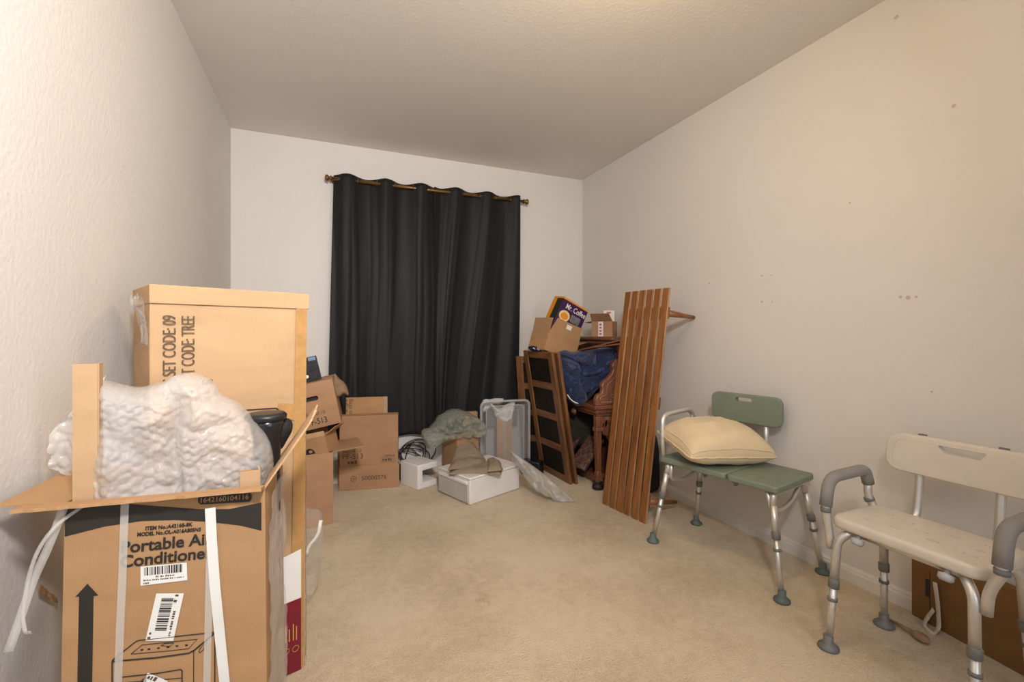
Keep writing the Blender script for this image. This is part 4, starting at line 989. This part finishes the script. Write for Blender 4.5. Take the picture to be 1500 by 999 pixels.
bm = bmesh.new(); prism(bm, [(.062+.034*math.cos(2*PI*k/24), chh-.127+.026*math.sin(2*PI*k/24)) for k in range(24)], -.0018, -.0012); new('printed_coffee', bm, M['orange'], cm)
bm = bmesh.new(); prism(bm, [(x+.165, z+chh-.115) for x, z in rrect(.09, .055, .01)], -.0012, -.0004); new('printed_machine', bm, M['grey_print'], cm)
# second open carton on the organ top
c5 = thing('taped_open_carton', 'small open carton sealed with white printed tape, on the organ top behind the bench', 'carton', (1.99, 2.95, 1.052), (0, 0, R(-50)))
new('body', carton_body(.16, .14, .115, .004), M['kraft_mid'], c5)
flap('flap', c5, M['kraft_mid'], (-.08, -.07, .115), (.08, -.07, .115), (0, 0, 1), (0, -1, 0), .09, 52)
flap('flap', c5, M['kraft_mid'], (-.08, .07, .115), (-.08, -.07, .115), (0, 0, 1), (-1, 0, 0), .06, 100)
tp_ = new('tape_strip', boxb((-.028, -.0712, .002), (.010, -.0704, .113)), M['paper'], c5)
for k in range(4): new('printed_mark', boxb((-.020, -.0718, .012+.024*k), (-.002, -.0712, .026+.024*k)), M['pink_print'], tp_)
c6 = thing('white_taped_box', 'narrow white-taped box with pink print sticking up out of the small taped carton', 'box', (2.02, 2.945, 1.062), (0, 0, R(-22)))
new('body', boxb((-.04, -.02, 0), (.045, .02, .19)), M['paper'], c6, False, .002)
new('brown_panel', boxb((-.012, -.0212, .0), (.010, -.0202, .155)), M['kraft_mid'], c6); new('printed_mark', boxb((-.016, -.0212, .168), (.016, -.0202, .18)), M['pink_print'], c6)

# ------------------------------------------------------------------ slatted bench standing on end
B0, B1 = Vector((1.612, 2.416, 0)), Vector((1.664, 2.065, 0)); blen = (B1-B0).length; bth = math.atan2(B1.y-B0.y, B1.x-B0.x)
sb = thing('slatted_bench', 'brown slatted wooden bench stood on end and leaning on the right wall', 'bench', (B0+B1)/2+Vector((0, 0, .002)), (R(-8.46), 0, bth))
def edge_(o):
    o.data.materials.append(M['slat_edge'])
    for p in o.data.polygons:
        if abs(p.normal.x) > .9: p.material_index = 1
SL = 1.36; ns = 6; gp = .0145; sw = (blen-gp*(ns-1))/ns
for k in range(ns):
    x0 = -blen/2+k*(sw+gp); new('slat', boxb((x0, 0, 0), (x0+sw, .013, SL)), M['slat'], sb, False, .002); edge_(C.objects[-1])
for z in (.115, .68, 1.215):
    new('cleat', boxb((-blen/2+.012, .013, z-.035), (blen/2-.012, .042, z+.035)), M['slat_end'], sb, False, .003)
for z in (.115, 1.215):
    for s in (-1, 1):
        bm = bmesh.new(); x0 = s*(blen/2-.026); sg = 1 if z > .6 else -1
        tube(bm, [(x0, .042, z), (x0+s*.006, .27, z+sg*.012)], [.021, .011], 14); new('leg', bm, M['slat_end'], sb, True)

bb = Vector((1.95, 2.475, .21))
o = new('black_bag', blob(bb, [(-.11, -.21), (.12, -.21), (.135, -.05), (.125, .12), (.08, .21), (-.04, .22), (-.10, .15), (-.12, 0)], (-.3, -1, 0), .04, .04, .008, 8, .012, 4), M['black_cloth'], None, True)
o.data.transform(Matrix.Translation((0, 0, .001-min(v.co.z for v in o.data.vertices)))); base(o); tag(o, 'upright black bag on the carpet, half hidden behind the slatted bench', 'bag')
# ------------------------------------------------------------------ green transfer bench
gth = math.atan2(-.978, .21)
gr = thing('transfer_bench', 'green plastic bath transfer bench with aluminium legs, carrying the cream cushion', 'bath bench', (1.815, 1.61, 0), (0, 0, gth))
def slab(outline, z0, z1, bev=.008):
    bm = bmesh.new(); A_ = [bm.verts.new((x, y, z0)) for x, y in outline]; f = bm.faces.new(A_)
    r_ = bmesh.ops.extrude_face_region(bm, geom=[f])
    for v in r_['geom']:
        if isinstance(v, bmesh.types.BMVert): v.co.z = z1
    es = [e for e in bm.edges if abs(e.verts[0].co.z-e.verts[1].co.z) < 1e-6]
    bmesh.ops.recalc_face_normals(bm, faces=bm.faces); bmesh.ops.bevel(bm, geom=es, offset=bev, segments=3, affect='EDGES', profile=.6); return bm
def off(pl, dx, dy=0): return [(x+dx, y+dy) for x, y in pl]
for (x0, x1) in ((-.29, .062), (.068, .29)):
    o = new('seat_panel', slab(off(rrect(x1-x0, .345, .02), (x0+x1)/2), .418, .446), M['green'], gr, True)
    hs = []
    for i in range(4 if x1-x0 > .3 else 3):
        for j in (-1, 0, 1):
            bm = slab(off(rrect(.034, .008, .0039, 4), x0+.055+.072*i+.0*j, j*.1), .4435, .46, .001); hs.append(bm)
    cut(o, hs); o['label'] = 'green moulded seat panel'
def leg(parent, top, foot, r, col_z, name, foot_m, foot_r, holes=True, bend=None):
    top, foot = Vector(top), Vector(foot); d = (top-foot).normalized(); seed_ = 0
    mid = foot+d*((col_z-foot.z)/d.z)
    pts = [top if not bend else Vector(bend)]
    bm = bmesh.new()
    path = ([Vector(bend), top, mid] if bend else [top, mid]); tube(bm, path, r, 14, .05 if bend else 0)
    lg = new(name, bm, M['alu'], parent, True)
    bm = bmesh.new(); tube(bm, [mid+d*.01, foot+d*.02], r*.84, 14); new('extension', bm, M['alu'], lg, True)
    bm = bmesh.new(); lathe(bm, [(r*.9, -.016), (r*1.22, -.014), (r*1.25, .012), (r*1.05, .016)], mid, 18, d); new('collar', bm, M['collar'], lg, True)
    bm = bmesh.new(); lathe(bm, [(r*.86, -.006), (r*1.12, -.005), (r*1.12, .005), (r*.86, .006)], mid-d*.055, 18, d); new('lock_ring', bm, M['collar'], lg, True)
    bm = bmesh.new(); q = foot.copy(); prof = [(foot_r*.92, 0), (foot_r, .003), (foot_r*.98, .010), (foot_r*.62, .018), (r*1.15, .024), (r*1.1, .045), (r*.7, .046)]; lathe(bm, prof, (q.x, q.y, 0), 22); new('rubber_foot', bm, M[foot_m], lg, True)
    if holes:
        bm = bmesh.new(); s_ = d.cross(Vector((0, 1, 0))).normalized()
        for k in range(5):
            c = mid-d*(.03+.024*k); lathe(bm, [(.0032, 0), (.0032, .0008)], c+Vector((-.25, -.97, 0)).normalized()*(r*.84-.0002) if False else c+s_*(r*.84-.0003), 10, s_)
        new('adjustment_holes', bm, M['ink'], lg)
    return lg
for sx in (-1, 1):
    for sy in (-1, 1):
        leg(gr, (sx*.262, sy*.148, .36), (sx*.315, sy*.19, 0), .0135, .245, 'leg', 'green_foot', .031, True)
    # end frame: bent tube joining the two legs under the seat
    bm = bmesh.new(); tube(bm, [(sx*.262, -.148, .355), (sx*.258, -.14, .405), (sx*.255, -.11, .408), (sx*.255, .11, .408), (sx*.258, .14, .405), (sx*.262, .148, .355)], .0135, 12, .03); new('end_frame', bm, M['alu'], gr, True)
    bm = bmesh.new(); tube(bm, [(sx*.235, -.145, .41), (sx*.25, -.135, .33), (sx*.245, -.03, .315), (sx*.245, .06, .335), (sx*.25, .125, .40)], .009, 10, .03); new('brace', bm, M['alu'], gr, True)
bm = bmesh.new(); tube(bm, [(-.25, .0, .405), (0, .0, .395), (.25, .0, .405)], .010, 10, .05); new('long_rail', bm, M['alu'], gr, True)
for x in (-.06, .09):
    bm = bmesh.new(); lathe(bm, [(.014, 0), (.017, .006), (.012, .012), (.006, .024)], (x, -.13, .415), 12, (0, 0, -1)); new('fixing_knob', bm, M['collar'], gr, True)
bm = bmesh.new(); tube(bm, [(-.272, -.155, .44), (-.282, -.158, .56), (-.286, -.15, .655), (-.286, .09, .665), (-.284, .125, .60), (-.275, .125, .44)], .0125, 12, .045); new('armrest', bm, M['alu'], gr, True)
gbk = slab(rrect(.362, .16, .035), 0, .03, .008)
for v in gbk.verts:
    x, y, z = v.co; k = (2*x/.375)**2
    v.co = Vector((x-.04, .205-z+.0+ -.012*k+.02, .69+y*(1-.12*k)))
o = new('backrest', gbk, M['green'], gr, True)
hb = bmesh.new(); prism(hb, off(rrect(.085, .022, .0105), -.045, .735), .1, .3); cut(o, [hb]); o['label'] = 'green backrest with a hand slot'
for x in (-.125, .06):
    bm = bmesh.new(); tube(bm, [(x, .15, .405), (x, .19, .42), (x, .200, .52), (x, .208, .64)], .0115, 12, .04); new('backrest_post', bm, M['alu'], gr, True)

# ------------------------------------------------------------------ cream cushion
pc = thing('cushion', 'plump cream cotton cushion lying on the green bath bench', 'cushion', (1.792, 1.698, .527), (0, 0, 0))
ex = Vector((.41, -.10, -.015)).normalized(); ey = Vector((.09, .31, .05)); ey = (ey-ex*ey.dot(ex)).normalized(); ez = ex.cross(ey)
pm = Matrix((ex, ey, ez)).transposed(); pc.rotation_euler = pm.to_euler()
def pil(a, b_, side):
    px = .228; py = .174; pinch = 1-.05*(1-abs(a)**2.2)*abs(b_)**3-.05*(abs(a*b_))**5; pinch2 = 1-.04*(1-abs(b_)**2.2)*abs(a)**3-.05*(abs(a*b_))**5
    h = .112*((1-abs(a)**2.6)*(1-abs(b_)**2.6))**.5
    p = Vector((a*px*pinch2, b_*py*pinch, side*h))
    edge = (1-min(1, (1-max(abs(a), abs(b_)))*3))
    p.z += side*.010*ridge(Vector((p.x, p.y, side*2+3)), 7, 3)*(h/.112)+.004*noise.noise(Vector((p.x*30, p.y*30, side)))*edge
    if side < 0: p.z *= .6
    return p
n_ = 46; bm = bmesh.new(); g = {}
for side in (1, -1):
    for i in range(n_+1):
        for j in range(n_+1):
            a_, b_ = math.sin((i/n_-.5)*PI), math.sin((j/n_-.5)*PI)
            edge = i in (0, n_) or j in (0, n_)
            key = (i, j, 0 if edge else side)
            if key not in g: g[key] = bm.verts.new(pil(a_, b_, side if not edge else 0))
    K_ = lambda i, j: g[(i, j, 0 if (i in (0, n_) or j in (0, n_)) else side)]
    for i in range(n_):
        for j in range(n_):
            q = [K_(i, j), K_(i+1, j), K_(i+1, j+1), K_(i, j+1)]
            bm.faces.new(q if side > 0 else q[::-1])
rim = [(i/n_*2-1, -1) for i in range(n_)]+[(1, i/n_*2-1) for i in range(n_)]+[(1-i/n_*2, 1) for i in range(n_)]+[(-1, 1-i/n_*2) for i in range(n_)]
new('cover', bm, M['pillow'], pc, True)
bm = bmesh.new(); pts = []
for a_, b_ in rim: pts.append(pil(a_, b_, 0))
tube(bm, pts+pts[:1], .0045, 8); pt2 = [pil(a_*.955, b_*.955, 1) for a_, b_ in rim]; tube(bm, pt2+pt2[:1], .003, 6); new('piping', bm, M['pillow'], pc, True)

# ------------------------------------------------------------------ ivory shower chair
wc_ = thing('shower_chair', 'ivory plastic shower chair with aluminium legs and grey arm grips, nearest the camera', 'bath chair', (1.747, .825, 0), (0, 0, -PI/2))
# local x runs towards the camera along the wall, local y towards the wall
o = new('seat', slab(rrect(.408, .275, .045), .415, .452, .013), M['white_pl'], wc_, True)
hs = []
for (x, y) in [(-.13, -.06), (-.14, .0), (-.125, .06), (-.05, -.05), (-.055, .045), (.05, -.05), (.055, .045), (.14, -.06), (.13, .0), (.14, .06), (0, 0)]:
    hs.append(slab(off(rrect(.034, .013, .006, 4), x, y), .447, .47, .001))
cut(o, hs)
for sx in (-1, 1):
    for sy in (-1, 1):
        leg(wc_, (sx*.176, sy*.13, .375), (sx*.190, sy*.155 if sy < 0 else .158, 0), (.0135), .225, 'leg', 'collar', .032, True, (sx*.14, sy*.10, .412))
    bm = bmesh.new(); ax = .232 if sx > 0 else -.212
    tube(bm, [(sx*.200, -.128, .335), (sx*.205, -.13, .40), (ax, -.135, .46), (ax, -.132, .49)], .013, 12, .03); arm = new('armrest', bm, M['alu'], wc_, True)
    bm = bmesh.new(); tube(bm, [(ax, .103, .54), (ax, .10, .49), (sx*.208, .112, .46), (sx*.195, .115, .43)], .013, 12, .03); new('rear_tube', bm, M['alu'], arm, True)
    bm = bmesh.new(); tube(bm, [(ax, -.135, .478), (ax, -.118, .574), (ax, .085, .581), (ax, .103, .528)], .0195, 16, .055); new('arm_grip', bm, M['pad'], arm, True)
    for (p, d) in (((ax, -.134, .465), (0, 0, 1)), ((sx*.212, .109, .468), (sx*.3, -.2, 1))):
        bm = bmesh.new(); lathe(bm, [(.013, -.008), (.0165, -.007), (.0165, .007), (.013, .008)], p, 16, d); new('collar', bm, M['collar'], arm, True)
    bm = bmesh.new(); lathe(bm, [(.007, 0), (.007, .014), (.018, .016), (.018, .030), (.012, .036)], (sx*.115, -.118, .414), 16, (0, -.45, -1)); new('fixing_knob', bm, M['knob'], wc_, True)
for sy in (-1, 1):
    bm = bmesh.new(); tube(bm, [(-.14, sy*.10, .408), (.14, sy*.10, .408)], .0125, 12); new('seat_rail', bm, M['alu'], wc_, True)
bk_ = slab(rrect(.462, .14, .045), 0, .024, .009)
for v in bk_.verts:
    x, y, z = v.co; k = (2*x/.5)**2
    v.co = Vector((x+.03, .222-z+(y)*.12-.015*k, .648+y*(1-.05*k)))
o = new('backrest', bk_, M['white_pl'], wc_, True)
bm = bmesh.new(); pts = [Vector((x+.03, .1975+z_*.12-.015*(2*x/.5)**2, .648+z_*(1-.05*(2*x/.5)**2))) for x, z_ in rrect(.41, .10, .03)]
tube(bm, pts+pts[:1], .0022, 6); new('moulded_rim', bm, M['white_pl'], o, True)
hb = bmesh.new(); prism(hb, [(-.03, .672), (-.047, .690), (-.043, .698), (.073, .698), (.077, .690), (.06, .672)], .1, .35); cut(o, [hb])
for x in (-.105, .105):
    bm = bmesh.new(); tube(bm, [(x, .115, .40), (x, .185, .425), (x, .198, .50), (x, .212, .62), (x, .221, .70)], .0125, 12, .035); ps = new('backrest_post', bm, M['alu'], wc_, True)
    bm = bmesh.new(); box(bm, (x, .225, .714), (.024, .012, .012)); new('end_plug', bm, M['collar'], ps, False, .002)

# ------------------------------------------------------------------ right corner: flat brown carton, tie, brush, film
q0, q1 = P(1335, 900, z=0), Vector((2.015, .60, 0))
fa = math.atan2(q1.y-q0.y, q1.x-q0.x); fl_ = (q1-q0).length
fc = thing('flat_dark_carton', 'flat dark brown carton on its edge against the right wall behind the shower chair', 'carton', (q0+q1)/2, (0, 0, fa))
new('body', boxb((-fl_/2, 0, 0), (fl_/2, .032, .262)), M['kraft_dark'], fc, False, .003)
new('printed_mark', boxb((-fl_/2+.048, -.0008, .10), (-fl_/2+.062, 0, .165)), M['ink'], fc); new('printed_line', boxb((-fl_/2+.062, -.0008, .06), (-fl_/2+.064, 0, .20)), M['ink'], fc)
fN = Vector((math.sin(fa), -math.cos(fa), 0)); fP = q0+fN*.012
Q = lambda u, v, k=0: onplane(u, v, fP+fN*k, fN)
ribbon([Q(1369.5, 853), Q(1374, 885), P(1376, 921, z=.010), P(1366, 929, z=.004), P(1352, 917, z=.006), P(1359, 904, z=.022), Q(1368, 893, .004)], .014, M['white_pl'], 'packing_strap', 'cream packing strap folded into a loop leaning on the flat dark carton', 'strap', th=.001, nrm=fN+Vector((0, 0, .5)))
s0, s1 = P(1299, 905, z=.012), P(1340, 928, z=.015); s2 = P(1358, 938, z=.018)
ws = thing('wooden_brush', 'small wooden-handled brush lying on the carpet under the shower chair', 'brush', ((s0.x+s2.x)/2, (s0.y+s2.y)/2, 0))
o3 = Vector(ws.location)
bm = bmesh.new(); tube(bm, [s0-o3, s0.lerp(s1, .5)-o3+Vector((0, 0, .001)), s1-o3], [.004, .008], 10); new('handle', bm, M['wood_spoon'], ws, True)
d_ = (s2-s1).normalized(); bm = bmesh.new(); bmesh.ops.create_icosphere(bm, subdivisions=3, radius=1, matrix=Matrix.Translation((s1+s2)/2-o3) @ Matrix.Rotation(math.atan2(d_.y, d_.x), 4, 'Z') @ Matrix.Diagonal((.028, .018, .015, 1)))
for v in bm.verts: v.co += v.co.normalized()*.002*noise.noise(v.co*120)
new('head', bm, M['wood_spoon'], ws, True)
fp_ = P(1345, 1000, z=.006)
fo_ = [P(u, v, z=0) for u, v in [(1270, 996), (1290, 988), (1310, 991), (1330, 984), (1352, 987), (1372, 981), (1392, 986), (1400, 995), (1390, 1015), (1360, 1030), (1320, 1035), (1285, 1025)]]
fb_ = blob((0, 0, 0), [(p.x-fp_.x, p.y-fp_.y) for p in fo_], (0, -1, 0), .012, .003, .009, 13, .008, 9, .5)
fb_.transform(Matrix.Translation(fp_) @ Matrix.Rotation(-PI/2, 4, 'X'))
o = new('plastic_film', fb_, M['floor_film'], None, True)
o.data.transform(Matrix.Translation((0, 0, .001-min(v.co.z for v in o.data.vertices)))); base(o); tag(o, 'crumpled clear film on the carpet in front of the shower chair', 'plastic film')
